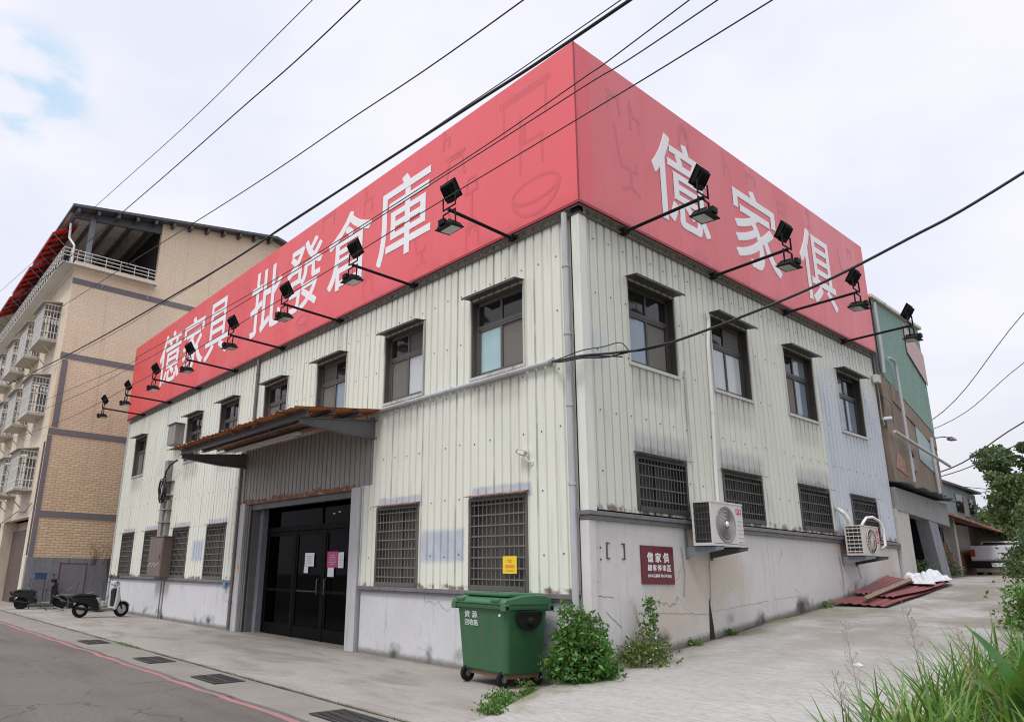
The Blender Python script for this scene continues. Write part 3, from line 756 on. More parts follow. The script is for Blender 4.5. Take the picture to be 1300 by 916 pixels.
pipe('conduit_pipe', [(-.50, -.085, 4.665), (-.62, -.085, 4.64), (-5.2, -.085, 4.63)], .042, 'pvc', [((x, -.085, 4.637), (1,0,0)) for x in (-.60, -1.5, -2.9, -4.2)])
pipe('conduit_pipe', [(.085, 3.46, 6.18), (.075, 3.50, 6.02), (.06, 3.44, 5.5), (.06, 3.40, 4.3), (.06, 3.34, 3.2), (.06, 3.33, 2.72)], .030, 'pvc_w', [((.06, 3.40, 4.3), (0,0,1))])
mb = MB(); mb.tube([(.045, 2.62, 4.9), (.045, 2.6, 4.2), (.045, 2.64, 3.3)], .012, 6); mb.build('thin_cable', M['case'], WH)
g = random.Random(17)
def crack(y0, z0, y1, z1, n, w):
    mb = MB()
    P_ = [(y0+(y1-y0)*i/n, z0+(z1-z0)*i/n+g.uniform(-.010, .010)) for i in range(n+1)]
    for (a, b), (c, d_) in zip(P_, P_[1:]): mb.face([(.0035, a, b-w), (.0035, c, d_-w), (.0035, c, d_+w), (.0035, a, b+w)])
    mb.build('crack', M['dark'], WH)
crack(.1, 1.22, .48, 1.20, 7, .003); crack(1.15, .98, 2.95, .93, 40, .002); crack(.3, 1.0, .62, .80, 7, .004); crack(3.1, .98, 4.9, 1.12, 40, .0016); crack(5.05, 1.14, 6.1, 1.2, 30, .0016)
# rusty fixing holes left by an old notice
mb = MB()
for y in (.36, .76):
    mb.box(.001, .012, y-.012, y+.012, 1.72, 1.95); s = 1 if y < .5 else -1
    for z in (1.72, 1.93): mb.box(.001, .012, min(y, y+s*.06), max(y, y+s*.06), z, z+.018)
for (y, z) in ((.22, 1.86), (.22, 1.70), (.12, 1.4)): mb.box(.001, .01, y-.012, y+.012, z, z+.024)
mb.build('fixing_mark', M['hood'], WH)
mb = MB(); mb.prism([(.004, 2.86, tz(2.9)-.02), (.004, 3.02, tz(3)-.02), (.004, 2.98, tz(3)+.3), (.004, 2.93, tz(3)+.62), (.004, 2.90, tz(3)+.4)], (.003, 0, 0)); mb.build('damp_streak', M['dark'], WH)
mb = MB()
for y0, z0 in ((2.22, 1.95), (8.02, 1.95)):
    mb.tube([(.012, y0, z0), (.02, y0+.04, z0-.4), (.015, y0-.02, z0-.75)], .007, 5)
mb.tube([(.012, 3.02, 1.93), (.02, 2.98, 1.5), (.02, 2.93, tz(3)+.55)], .006, 5); mb.tube([(.012, 8.85, 1.93), (.03, 8.9, 1.62), (.02, 8.98, 1.55)], .006, 5)
mb.build('thin_cable', M['duct'], WH)

# ------------------------------------------------------------------ rooftop sign
SG = thing('rooftop_sign', 'huge red canvas billboard with white characters wrapped around two sides of the warehouse top', 'sign')
d = .13; ZB, ZS = 7.09, 10.0
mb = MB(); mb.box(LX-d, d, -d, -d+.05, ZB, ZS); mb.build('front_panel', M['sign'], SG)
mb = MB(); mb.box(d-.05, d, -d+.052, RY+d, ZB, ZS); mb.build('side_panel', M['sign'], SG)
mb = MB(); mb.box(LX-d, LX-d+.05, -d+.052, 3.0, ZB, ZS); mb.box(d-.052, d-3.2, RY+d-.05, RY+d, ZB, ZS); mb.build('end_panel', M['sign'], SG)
mb = MB()
for x0, x1, y0, y1 in ((LX-d-.006, d+.006, -d-.006, -d+.02),): mb.box(x0, x1, y0, y1, ZB-.03, ZB+.018)
mb.box(d-.02, d+.006, -d+.021, RY+d, ZB-.03, ZB+.018); mb.box(d-.012, d+.007, -d-.007, -d+.012, ZB+.02, ZS)
mb.build('canvas_hem', M['sign_edge'], SG)
mb = MB()                                # open angle-iron frame under the sign
mb.tube([(LX-d, -.11, 7.035), (.10, -.11, 7.035)], .016, 5); mb.tube([(LX, -.05, 6.95), (.04, -.05, 6.95)], .022, 5)
mb.tube([(.11, -.11, 7.035), (.11, RY+.1, 7.035)], .016, 5); mb.tube([(.05, -.05, 6.95), (.05, RY, 6.95)], .022, 5)
rs = random.Random(4)
k = 0; x = LX
while x < -.2:
    mb.tube([(x, -.11, 7.035), (x+.14, -.045, 6.955), (x+.28, -.11, 7.035)], .008, 4); x += .42
y = .1
while y < RY-.3:
    mb.tube([(.11, y, 7.035), (.045, y+.14, 6.955), (.11, y+.28, 7.035)], .008, 4); y += .42
mb.build('frame_rail', M['truss'], SG)
mb = MB(); mb.box(LX-.02, -.02, -.085, -.004, 7.062, 7.085); mb.box(.004, .085, .02, RY, 7.062, 7.085); mb.build('soffit', M['soffit'], SG)
mb = MB(); mb.tube([(-.05, -.02, 6.98), (.04, .06, 6.99)], .05, 6); mb.box(-.08, .06, -.08, .05, 6.97, 7.05); mb.build('corner_joint', M['black'], SG)

def glyph(ch):
    c = bpy.data.curves.new('glyph', 'FONT'); c.body = ch; c.extrude = .02; c.resolution_u = 4
    o = bpy.data.objects.new('glyph', c); COL.objects.link(o); bpy.context.view_layer.update()
    dg = bpy.context.evaluated_depsgraph_get()
    me = bpy.data.meshes.new_from_object(o.evaluated_get(dg))
    vs = np.array([v.co[:] for v in me.vertices]); fs = [tuple(p.vertices) for p in me.polygons]
    bpy.data.objects.remove(o); bpy.data.curves.remove(c); bpy.data.meshes.remove(me)
    return vs, fs
def text_on(mb, ch, axis, a0, a1, z0, z1, d0, thick, bold=.02, mi=0):
    """fit a character (or line) into the box a0..a1 x z0..z1, standing d0..d0+thick out of the wall;
    bold strokes are the same outline set a few times side by side"""
    vs, fs = glyph(ch)
    lo = vs.min(0); hi = vs.max(0); t = (vs-lo)/np.maximum(hi-lo, 1e-6)
    b = bold*(z1-z0)/2
    for k, (ox, oz) in enumerate(((0, 0), (-1, -1), (1, -1), (-1, 1), (1, 1), (0, 1), (0, -1), (1, 0), (-1, 0))):
        A = a0+b+t[:, 0]*(a1-a0-2*b)+ox*b; Z = z0+b+t[:, 1]*(z1-z0-2*b)+oz*b; Dn = d0+t[:, 2]*thick*(1-.03*k)
        pts = [(a, -q, z) if axis == 'x' else (q, a, z) for a, q, z in zip(A, Dn, Z)]
        mb.raw(pts, fs, mi)
for ch, a0, a1 in (('億', -19.30, -17.20), ('家', -17.0, -15.12), ('具', -14.98, -13.20), ('批', -11.72, -9.86), ('發', -9.58, -7.78), ('倉', -7.50, -5.66), ('庫', -5.42, -3.56)):
    mb = MB(); text_on(mb, ch, 'x', a0, a1, 7.76 if ch not in '批' else 7.72, 9.62, d-.01, .018, .020); mb.build('letter', M['letter'], SG)
for ch, a0, a1 in (('億', 1.92, 3.74), ('家', 4.70, 6.60), ('俱', 7.60, 9.36)):
    mb = MB(); text_on(mb, ch, 'y', a0, a1, 7.60, 9.40, d-.01, .018, .020); mb.build('letter', M['letter'], SG)
# faint furniture drawings printed on the canvas: thin flat strokes
SK = [0]
def stroke(mb, axis, pts, w=.05, dd=.0):
    pts = [Vector((p[0], p[1])) for p in pts]
    for p, q in zip(pts, pts[1:]):
        t = (q-p).normalized(); n = Vector((-t.y, t.x))*w/2; p2 = p-t*w*.3; q2 = q+t*w*.3
        c = [p2+n, p2-n, q2-n, q2+n]; D = d+.0012+.00004*(SK[0] % 60); SK[0] += 1
        mb.face([(v.x, -D, v.y) if axis == 'x' else (D, v.x, v.y) for v in c])
def doodle(mb, axis, kind, a, z, s, dd):
    o = lambda L: [(a+x*s, z+y*s) for x, y in L]
    arc = lambda cx, cy, rx, ry, t0, t1, n=14: [(cx+rx*math.cos(rad(t0+(t1-t0)*i/n)), cy+ry*math.sin(rad(t0+(t1-t0)*i/n))) for i in range(n+1)]
    L = {'chair': [[(0,0),(0,1.1)],[(.5,0),(.5,.55)],[(0,.55),(.5,.55)],[(0,1.1),(.06,.55)],[(.1,.9),(.1,.55)]],
         'stool': [[(0,0),(.1,.5),(.5,.5),(.6,0)],[(.1,.5),(0,.58),(.6,.58),(.5,.5)]],
         'office': [[(.3,.1),(.3,.45)],[(.05,0),(.3,.1),(.55,0)],[(.02,.45),(.5,.45)],[(.02,.45),(-.12,1.15)],[(.45,.5),(.5,.65)]],
         'lamp': [[(.3,0),(.3,.9)],[(.1,0),(.5,0)],[(.1,.9),(.5,.9),(.42,1.25),(.18,1.25),(.1,.9)]],
         'table': [[(0,.7),(1.2,.7)],[(.1,0),(.1,.7)],[(1.1,0),(1.1,.7)],[(0,.62),(1.2,.62)]],
         'sofa': [arc(.3,.3,.3,.3,90,270), arc(.9,.3,.3,.3,-90,90), [(.3,0),(.9,0)],[(.3,.6),(.9,.6)],arc(.6,.6,.3,.3,0,180)],
         'bowl': [arc(.5,.4,.5,.2,0,360,24), arc(.5,.38,.5,.4,180,360), ],
         'arch': [arc(.3,.5,.3,.5,0,180), [(0,0),(0,.5)],[(.6,0),(.6,.5)],arc(.3,.5,.15,.3,0,180)],
         'shelf': [[(0,0),(0,1.2),(.7,1.2),(.7,0)],[(0,.4),(.7,.4)],[(0,.8),(.7,.8)]]}[kind]
    for l in L: stroke(mb, axis, o(l), .06, dd)
for i, (k, a, z, s) in enumerate((('table', -1.6, 9.0, 1.0), ('chair', -1.1, 8.1, 1.), ('bowl', -1.3, 7.25, 1.05), ('stool', -3.1, 8.8, .9), ('lamp', -2.6, 7.6, .8), ('office', -4.0, 7.35, .6), ('arch', -2.5, 7.2, .55), ('chair', -6.0, 9.3, .6), ('table', -7.9, 9.6, .5), ('office', -10.1, 7.5, .7),
    ('sofa', -12.6, 7.4, .8), ('arch', -12.4, 9.0, .7), ('stool', -16.6, 7.4, .6), ('shelf', -20.6, 8.4, .7), ('lamp', -21.6, 7.5, .8), ('arch', -5.9, 7.3, .6), ('chair', -3.2, 9.6, .35), ('sofa', -21.8, 9.2, .7), ('bowl', -8.9, 7.25, .6))):
    mb = MB(); doodle(mb, 'x', k, a, z, s, 0); mb.build('printed_sketch', M['sketch'], SG)
for i, (k, a, z, s) in enumerate((('office', 1.0, 7.75, .95), ('stool', .7, 9.15, .6), ('chair', 1.35, 9.0, .5), ('arch', 2.9, 9.35, .5), ('chair', 4.5, 9.35, .5), ('table', 5.4, 9.55, .35), ('shelf', 6.75, 8.95, .55), ('lamp', 8.2, 9.5, .35), ('office', 9.9, 8.6, .7), ('stool', 10.4, 9.4, .4))):
    mb = MB(); doodle(mb, 'y', k, a, z, s, 0); mb.build('printed_sketch', M['sketch2'], SG)

# ------------------------------------------------------------------ floodlights
def lamp_head(parent, tilt, zoff, up):
    """box lamp; local: arm tip at the origin, +y towards the sign"""
    mb = MB(); T = Matrix.Translation((0, 0, zoff)) @ Matrix.Rotation(tilt, 4, 'X') @ Matrix.Scale(1.12, 4)
    mb.hexa([T @ Vector(p) for p in ((-.15,-.12,-.035), (.15,-.12,-.035), (.15,.12,-.035), (-.15,.12,-.035))], [T @ Vector(p) for p in ((-.13,-.10,.02), (.13,-.10,.02), (.13,.10,.02), (-.13,.10,.02))])
    mb.box(-.165, .165, -.135, .135, -.05, -.035, 0, T)
    for k in range(5): mb.box(-.10+k*.045, -.085+k*.045, -.09, .09, .02, .05, 0, T)
    mb.box(-.06, .06, -.155, -.10, -.02, .06, 0, T)
    h = mb.build('lamp_head', M['black'], parent, bevel=.004)
    mb = MB(); mb.box(-.125, .125, -.06, .11, -.056, -.0505, 0, T); mb.build('lamp_glass', M['lampglass'], h)
def floodlight(label, x, y, z, rz, group):
    """arm runs 1.4 m along local -y from the wall"""
    t = thing('floodlight', label, 'floodlight', (x, y, z), rz, group)
    mb = MB(); mb.tube([(0, .06, -.01), (0, -1.40, .03)], .028, 8); mb.box(-.05, .05, -.04, .14, -.05, .045); mb.build('arm', M['black'], t)
    mb = MB()
    for s in (1, -1):
        mb.tube([(-.15, -1.38, .02+s*.27), (-.15, -1.38, .03+s*.04), (.15, -1.38, .03+s*.04), (.15, -1.38, .02+s*.27)], .015, 6)
    mb.build('lamp_bracket', M['black'], t)
    g = MB(); g.tube([(0, -1.40, .0), (.03, -1.42, -.06), (.05, -1.40, -.13), (.02, -1.38, -.19)], .005, 5); g.build('lead_wire', M['cable'], t)
    return t
FL = [-1.34, -4.10, -6.86, -9.63, -12.5, -15.24, -17.88, -20.6]
lbl = ['twin floodlight on front arm nearest the building corner, right of the last front character', 'twin floodlight on front arm crossing the fourth white character of the warehouse words',
       'twin floodlight on front arm under the character group right of the gap', 'twin floodlight on front arm at the gap between the two groups of characters',
       'twin floodlight on front arm in front of the third character', 'twin floodlight on front arm below the first two characters', 'twin floodlight on front arm near the red sign left edge, second from the end',
       'twin floodlight on leftmost front arm, head seen against the beige tiled building']
lbl = ['black twin floodlight on front arm nearest the building corner, right of the last front character',
       'black twin floodlight on front arm, second from the building corner, before the front character 倉',
       'black twin floodlight on front arm, third from the building corner, below the front character 發',
       'black twin floodlight on front arm, fourth from the building corner, beside the front character 具',
       'black twin floodlight on front arm, fifth from the building corner, right of the front character 億',
       'black twin floodlight on front arm, sixth from the corner, left of the front characters',
       'black twin floodlight on front arm, second from the sign left end',
       'black twin floodlight on the leftmost front arm, seen against beige tiles']
first = None
for x, l in zip(FL, lbl):
    if first is None:
        first = t = floodlight(l, x, -.12, 7.0, 0, 'floodlights on arms along the red sign')
        lamp_head(t, 0, 0, 0)      # replaced below
        for ch in list(t.children):
            if ch.name.startswith('lamp_head'):
                for g in list(ch.children): bpy.data.objects.remove(g)
                bpy.data.objects.remove(ch)
        for tilt, zo, dy in ((rad(122), .36, 0), (rad(4), -.25, 0)):
            n0 = set(t.children); lamp_head(t, tilt, zo, 0)
            for ch in set(t.children)-n0: ch.location = (0, -1.38, 0)
    else:
        t = copy_tree(first); t['label'] = l
    t.location = (x, -.12, 7.0)
    t.rotation_euler = (0, R.uniform(-.03, .03), R.uniform(-.04, .04))
for y, l in zip((1.06, 3.78, 6.65, 9.55), ('black twin floodlight on side arm nearest the building corner, before the side character 億', 'black twin floodlight on side arm between the side characters 家 and 俱', 'black twin floodlight on side arm right of the last side character', 'black twin floodlight on side arm beyond the sign end, against green sheet')):
    t = copy_tree(first); t['label'] = l; t.location = (.12, y, 6.97); t.rotation_euler = (0, 0, rad(90)+R.uniform(-.03, .03))

# ------------------------------------------------------------------ things on the walls
PQ = thing('parking_plaque', 'maroon parking notice board with white characters on the side wall', 'sign', (0, 0, 0))
mb = MB(); mb.box(.002, .020, 1.14, 1.97, 1.385, 1.94); mb.build('plate', M['plaque'], PQ)
mb = MB()
for i, ch in enumerate('億家俱'): text_on(mb, ch, 'y', 1.285+i*.205, 1.285+i*.205+.15, 1.70, 1.845, .0195, .003, .035)
mb.build('lettering', M['white'], PQ)
mb = MB()
for i, ch in enumerate('顧客停車區'): text_on(mb, ch, 'y', 1.285+i*.124, 1.285+i*.124+.106, 1.575, 1.668, .0195, .003, .03)
mb.build('lettering', M['white'], PQ)
mb = MB(); text_on(mb, '(非本店顧客 每小時200)', 'y', 1.285, 1.885, 1.475, 1.533, .0195, .003, .018); mb.build('lettering', M['white'], PQ)
PQ.location = (.0, .0, .0)

def ac_unit(label, y0, y1, z0, z1, xf, body, cream):
    w = y1-y0; h = z1-z0; dp = .34; xb = xf-dp
    t = thing('air_conditioner', label, 'air conditioner', (xf-dp/2, y0+w/2, z0), 0, 'air conditioner units on the side wall')
    L = lambda *q: q
    bx = lambda mb, x0, x1, a0, a1, b0, b1, mi=0: mb.box(x0-(xf-dp/2), x1-(xf-dp/2), a0-(y0+w/2), a1-(y0+w/2), b0-z0, b1-z0, mi)
    mb = MB(); bx(mb, xb, xf, y0+.03, y1, z0+.04, z1-.02); bx(mb, xb-.008, xf+.01, y0+.0, y1+.01, z1-.025, z1)
    bx(mb, xb, xf, y0, y1, z0+.005, z0+.05); bx(mb, xf-.03, xf, y0, y0+.03, z0+.05, z1-.025); bx(mb, xb, xb+.035, y0, y0+.03, z0+.05, z1-.025)
    if not cream:
        for k in range(6): bx(mb, xf, xf+.008, y1-.17, y1-.03, z0+.09+k*.065, z0+.10+k*.065)
        bx(mb, xf, xf+.004, y0+.02, y1-.02, z0+.05, z0+.056)
    mb.build('casing', M[body], t, bevel=.008)
    mb = MB(); bx(mb, xb+.036, xf-.031, y0+.012, y0+.029, z0+.051, z1-.026); mb.build('condenser_fins', M['ac_dark'], t)
    mb = MB()
    nv, nh = (5, 6) if not cream else (3, 7)
    for i in range(nv): a = xb+.04+(dp-.075)*(i+.5)/nv; bx(mb, a-.003, a+.003, y0-.004, y0+.002, z0+.05, z1-.03)
    for i in range(nh): b = z0+.05+(h-.08)*(i+.5)/nh; r_ = .004 if not cream else .010; bx(mb, xb+.03, xf-.03, y0-.006, y0-.001, b-r_, b+r_)
    mb.build('side_grille', M['ac'] if cream else M['bronze2'], t)
    cy, cz = (y0+w*.43, z0+h*.50) if not cream else (y0+w*.50, z0+h*.5); rr = h*.40
    c = (xf-(xf-dp/2), cy-(y0+w/2), cz-z0)
    mb = MB()
    if not cream:
        mb.lathe([(rr, 0.001), (rr*1.04, .012), (rr*.97, .014), (rr*.95, .004)], c, 'x', 40); mb.lathe([(rr*.95, .003), (.055, .020)], c, 'x', 40)
        f = mb.build('fan_grille', M['ac_fan'], t, smooth=True)
        mb = MB(); 
        for k in range(9):
            r0 = .07+(rr*.95-.07)*k/9; mb.lathe([(r0, .0205-.016*k/9), (r0+.004, .024-.016*k/9), (r0+.008, .0205-.016*k/9)], c, 'x', 36)
        mb.build('fan_rings', M['ac'], f)
        mb = MB(); mb.lathe([(.05, .016), (.045, .03), (.001, .034)], c, 'x', 20); mb.build('hub', M['white'], f, smooth=True)
    else:
        mb.lathe([(rr, .002), (.02, .006)], c, 'x', 32)
        f = mb.build('fan_recess', M['ac_fan'], t)
        mb = MB()
        for k in range(22):
            a = 2*math.pi*k/22; ca, sa = math.cos(a), math.sin(a)
            mb.tube([(c[0]+.012, c[1]+ca*.05, c[2]+sa*.05), (c[0]+.014, c[1]+ca*rr*.6+.02*sa, c[2]+sa*rr*.6-.02*ca), (c[0]+.010, c[1]+ca*rr, c[2]+sa*rr)], .006, 4)
        for q in (.33, .66, 1.): mb.lathe([(rr*q-.006, .008), (rr*q, .018), (rr*q+.006, .008)], c, 'x', 32)
        mb.lathe([(.055, .010), (.05, .02), (.001, .022)], c, 'x', 20); mb.build('fan_grille', M[body], f)
    mb = MB()
    if not cream:
        bx(mb, xf+.001, xf+.006, y1-.20, y1-.05, z1-.17, z1-.085); b = mb.build('badge', M['badge'], t)
        mb = MB()
        for k, a in enumerate((y1-.19, y1-.145, y1-.10)):
            bx(mb, xf+.006, xf+.008, a, a+.006, z1-.155, z1-.10); bx(mb, xf+.006, xf+.008, a, a+.03, z1-.105, z1-.10); bx(mb, xf+.006, xf+.008, a+.006, a+.03, z1-.13, z1-.125)
    else:
        bx(mb, xf+.001, xf+.006, y1-.17, y1-.05, z1-.34, z1-.09); b = mb.build('badge', M['badge'], t)
        mb = MB()
        for a in (y1-.155, y1-.075): bx(mb, xf+.006, xf+.008, a, a+.012, z1-.31, z1-.13)
        bx(mb, xf+.006, xf+.008, y1-.15, y1-.07, z1-.22, z1-.20)
    mb.build('badge_mark', M['white'], b)
    # wall brackets
    for i, (yy, mt) in enumerate(((y0+.06, 'bracket_b'), (y1-.16, 'bracket_d'))):
        mb = MB(); l = dp+.18; X0 = -(xf-dp/2)+.004
        A = [(X0, yy-(y0+w/2), .0), (X0+l+.12, yy-(y0+w/2), .0), (X0+l+.12, yy-(y0+w/2), -.05), (X0, yy-(y0+w/2), -.17)]
        mb.prism(A, (0, .008, 0)); mb.box(X0, X0+l+.12, yy-(y0+w/2), yy-(y0+w/2)+.06, -.008, .002)
        mb.box(X0, X0+.01, yy-(y0+w/2)-.02, yy-(y0+w/2)+.05, -.2, .5)
        mb.build('bracket', M[mt], t)
    return t
ac1 = ac_unit('white air conditioner with grey disc fan and small red badge beside the white pipe', 2.30, 3.24, 1.965, 2.655, .52, 'ac', False)
ac2 = ac_unit('aged cream air conditioner with spoked fan and looped white hose, near the far wall end', 8.10, 8.98, 1.985, 2.60, .47, 'ac_cream', True)
mb = MB(); o = ac2.location
P_ = [(.50, 8.95, 2.15), (.55, 9.03, 2.22), (.55, 9.04, 2.55), (.52, 8.98, 2.72), (.46, 8.80, 2.80), (.40, 8.62, 2.78), (.36, 8.50, 2.66), (.34, 8.46, 2.60)]
mb.tube([Vector(p)-o for p in P_], .028, 8)
mb.tube([Vector(p)-o for p in [(.22, 8.2, 2.59), (.22, 8.16, 2.72), (.18, 8.1, 2.84), (.10, 8.06, 2.92), (.04, 8.04, 2.95)]], .045, 8)
mb.build('insulated_hose', M['pvc_w'], ac2, smooth=True)

SCM = thing('security_camera', 'small worn security camera with rusty body on the front corrugated wall', 'camera', (-1.12, -.03, 3.98))
def wl(o, *pts): return [Vector(p) for p in pts]
SCM.location = (-1.12, -.03, 3.55)
SCM.location = (-1.12, -.03, (3.21))
mb = MB(); T = Matrix.Rotation(rad(18), 4, 'Y') @ Matrix.Rotation(rad(-20), 4, 'X'); mb.box(-.13, .02, -.16, -.09, -.0, .065, 0, T); mb.box(-.16, .03, -.165, -.085, .062, .072, 0, T); mb.build('camera_body', M['case'], SCM, bevel=.006)
mb = MB(); mb.box(-.165, -.128, -.15, -.10, .008, .055, 0, T); mb.build('lens', M['orange_rust'], SCM)
mb = MB(); mb.tube([(.0, -.12, .02), (.06, -.06, -.05), (.07, .01, -.06)], .016, 6); mb.lathe([(.045, -.012), (.045, .01)], (.07, 0, -.06), 'y', 14); mb.tube([(0, -.01, .03), (.01, -.015, .14)], .012, 6); mb.build('mount', M['flash'], SCM)

YN = thing('yellow_notice', 'small square yellow notice tied to the window bars behind the green bin', 'notice', (-1.53, -.035, 1.63))
mb = MB(); mb.box(-.15, .15, -.004, .0, -.13, .13); mb.build('card', M['yellow'], YN)
mb = MB()
for i, (w, z) in enumerate(((.10, .07), (.08, .045), (.2, -.01), (.2, -.035), (.18, -.085))): mb.box(-w/2, w/2, -.006, -.004, z-.008 if i != 2 else z-.012, z+.008 if i != 2 else z+.012)
mb.build('print_mark', M['orange'], YN)

cab = thing('electrical_cabinet', 'brown steel electrical cabinet on the front wall below a grey cable duct', 'cabinet', (-16.75, 0, 1.22))
CW = 1.08
mb = MB(); mb.box(-.60, .60, -.34, -.03, .02, 1.22); mb.box(-.63, .63, -.36, -.03, 1.22, 1.25); mb.build('cabinet_body', M['cab'], cab, bevel=.008)
mb = MB(); mb.box(-.56, .56, -.352, -.341, .06, 1.18); b = mb.build('cabinet_door', M['cab'], cab, bevel=.004)
mb = MB(); mb.box(.44, .48, -.375, -.353, .55, .70); mb.build('handle', M['bronze2'], b)
mb = MB()
for k in range(9): mb.box(-.5+k*.10, -.46+k*.10, -.356, -.3525, .34+.04*(k % 3), .37+.04*(k % 3))
mb.build('torn_sticker', M['paper'], b)
mb = MB(); mb.box(-.12, -.08, -.03, -.006, -1.2, .02); mb.box(.10, .15, -.03, -.006, -1.2, .02); mb.build('conduit', M['duct'], cab)
dct = MB(); dct.box(-17.25, -16.95, -.20, -.03, 2.47, 4.9); dct.box(-16.88, -16.70, -.15, -.03, 2.47, 3.6)
for z in (2.9, 3.3, 3.75, 4.2): dct.box(-17.32, -16.62, -.215, -.03, z, z+.03)
dct = dct.build('cable_duct', M['duct'], bevel=.006); tag(dct, 'tall grey cable duct running up the front wall from the brown cabinet', 'cable duct')
coil = MB(); rs = random.Random(9)
for k in range(9):
    rx, rz = rs.uniform(.19, .27), rs.uniform(.30, .42); cx, cz = rs.uniform(-.04, .04), rs.uniform(-.05, .04); yy = -.10+rs.uniform(-.06, .05); tl = rs.uniform(-.3, .3)
    coil.tube([(cx+rx*math.cos(a)*math.cos(tl)-rz*math.sin(a)*math.sin(tl)*.3, yy+.02*math.sin(a*2+k), cz+rz*math.sin(a)) for a in [2*math.pi*i/22 for i in range(22)]], .014, 5, closed=True)
coil.tube([(.0, -.10, .35), (.15, -.12, .62), (.5, -.11, .80), (.95, -.09, .88)], .028, 6)
tag(coil.build('cable_coil', M['cable'], loc=(-17.0, -.14, 3.92)), 'coil of black cable hanging on the grey duct beside the canopy', 'cable coil')
mb = MB(); mb.tube([(-16.05, -.23, 4.80), (-15.2, -.23, 4.88), (-14.6, -.10, 4.9)], .035, 6)
vb = thing('vent_box', 'small brownish grey metal box fixed high on the front wall left of a window', 'box', (-16.62, 0, 5.35))
mb = MB(); mb.box(-.33, .33, -.32, -.03, 0, .66); mb.build('box_body', M['duct'], vb, bevel=.01)
mb = MB(); mb.box(-.37, .37, -.36, -.03, .66, .69); mb.build('box_lid', M['steel_grey'], vb)

# papers on the doors
def paper(label, x0, x1, z0, z1, mt, marks=True, y=.44):
    t = thing('paper_notice', label, 'notice', ((x0+x1)/2, y, z0), 0, 'paper notices on the entrance doors')
    w = x1-x0; mb = MB(); mb.box(-w/2, w/2, -.003, 0, 0, z1-z0); mb.build('sheet', M[mt], t)
    if marks:
        mb = MB(); h = z1-z0; rs = random.Random(int(-x0*100))
        for k in range(5):
            z = h*(.2+.14*k); l = rs.uniform(.3, .8)*w*.5; mb.box(-l, l, -.005, -.003, z-.008, z+.008)
        mb.build('print_mark', M['papermark'], t)
paper('white paper notice with a notched lower edge on the left door leaf', -8.72, -8.30, 1.60, 1.90, 'paper')
paper('narrow white paper slip below the larger white notice on the left door', -8.74, -8.55, 1.45, 1.598, 'paper', False)
paper('magenta pink poster on the right door leaf', -7.72, -7.28, 1.58, 1.92, 'magenta')
paper('small white paper under the magenta poster', -7.68, -7.42, 1.38, 1.575, 'paper', False)
paper('white paper sheet beside the magenta poster', -7.26, -7.04, 1.57, 1.90, 'paper')
lamp_lbl = ('leftmost small ceiling lamp glowing behind the entrance glass', 'middle small ceiling lamp glowing behind the entrance glass', 'rightmost small ceiling lamp glowing behind the entrance glass')
EM = emit('lamp glow', (1, .95, .85), 12)
for i, (x, y, z) in enumerate(((-10.45, 2.2, 3.02), (-9.85, 2.0, 3.02), (-8.25, 1.7, 3.02))):
    t = thing('ceiling_lamp', lamp_lbl[i], 'lamp', (x, y, z), 0, 'ceiling lamps inside the shop')
    mb = MB(); mb.lathe([(.001, -.03), (.028, -.015), (.03, .01), (.001, .02)], (0, 0, 0), 'z', 12); mb.build('bulb', EM, t, smooth=True)
    mb = MB(); mb.lathe([(.05, .01), (.05, .05), (.012, .06), (.012, .5)], (0, 0, 0), 'z', 12); mb.build('lamp_holder', M['steel_grey'], t)

# ------------------------------------------------------------------ green bin
BN = thing('wheelie_bin', 'green four wheeled rubbish bin with hinged lid and white stencil by the corner', 'bin', (-1.21, -.53, .02), rad(-5))
def rr_ring(hx, hy, z, r=.07, n=4):
    out = []
    for cx, cy, a0 in ((hx-r, hy-r, 0), (-hx+r, hy-r, 90), (-hx+r, -hy+r, 180), (hx-r, -hy+r, 270)):
        for k in range(n+1):
            a = rad(a0+90*k/n); out.append((cx+r*math.cos(a), cy+r*math.sin(a), z))
    return out
def loft(mb, rings, cap0=True, cap1=True, mi=0):
    n = len(rings[0]); vs = [p for r_ in rings for p in r_]
    fs = [(j*n+i, j*n+(i+1) % n, (j+1)*n+(i+1) % n, (j+1)*n+i) for j in range(len(rings)-1) for i in range(n)]
    if cap0: fs.append(tuple(reversed(range(n))))
    if cap1: fs.append(tuple(range((len(rings)-1)*n, len(rings)*n)))
    mb.raw(vs, fs, mi)
mb = MB(); loft(mb, [rr_ring(.47, .31, .17), rr_ring(.50, .335, .20), rr_ring(.555, .385, .98), rr_ring(.565, .39, 1.0), rr_ring(.60, .425, 1.01), rr_ring(.605, .43, 1.06), rr_ring(.585, .41, 1.065)])
mb.build('bin_body', M['bin'], BN, smooth=False)
mb = MB()
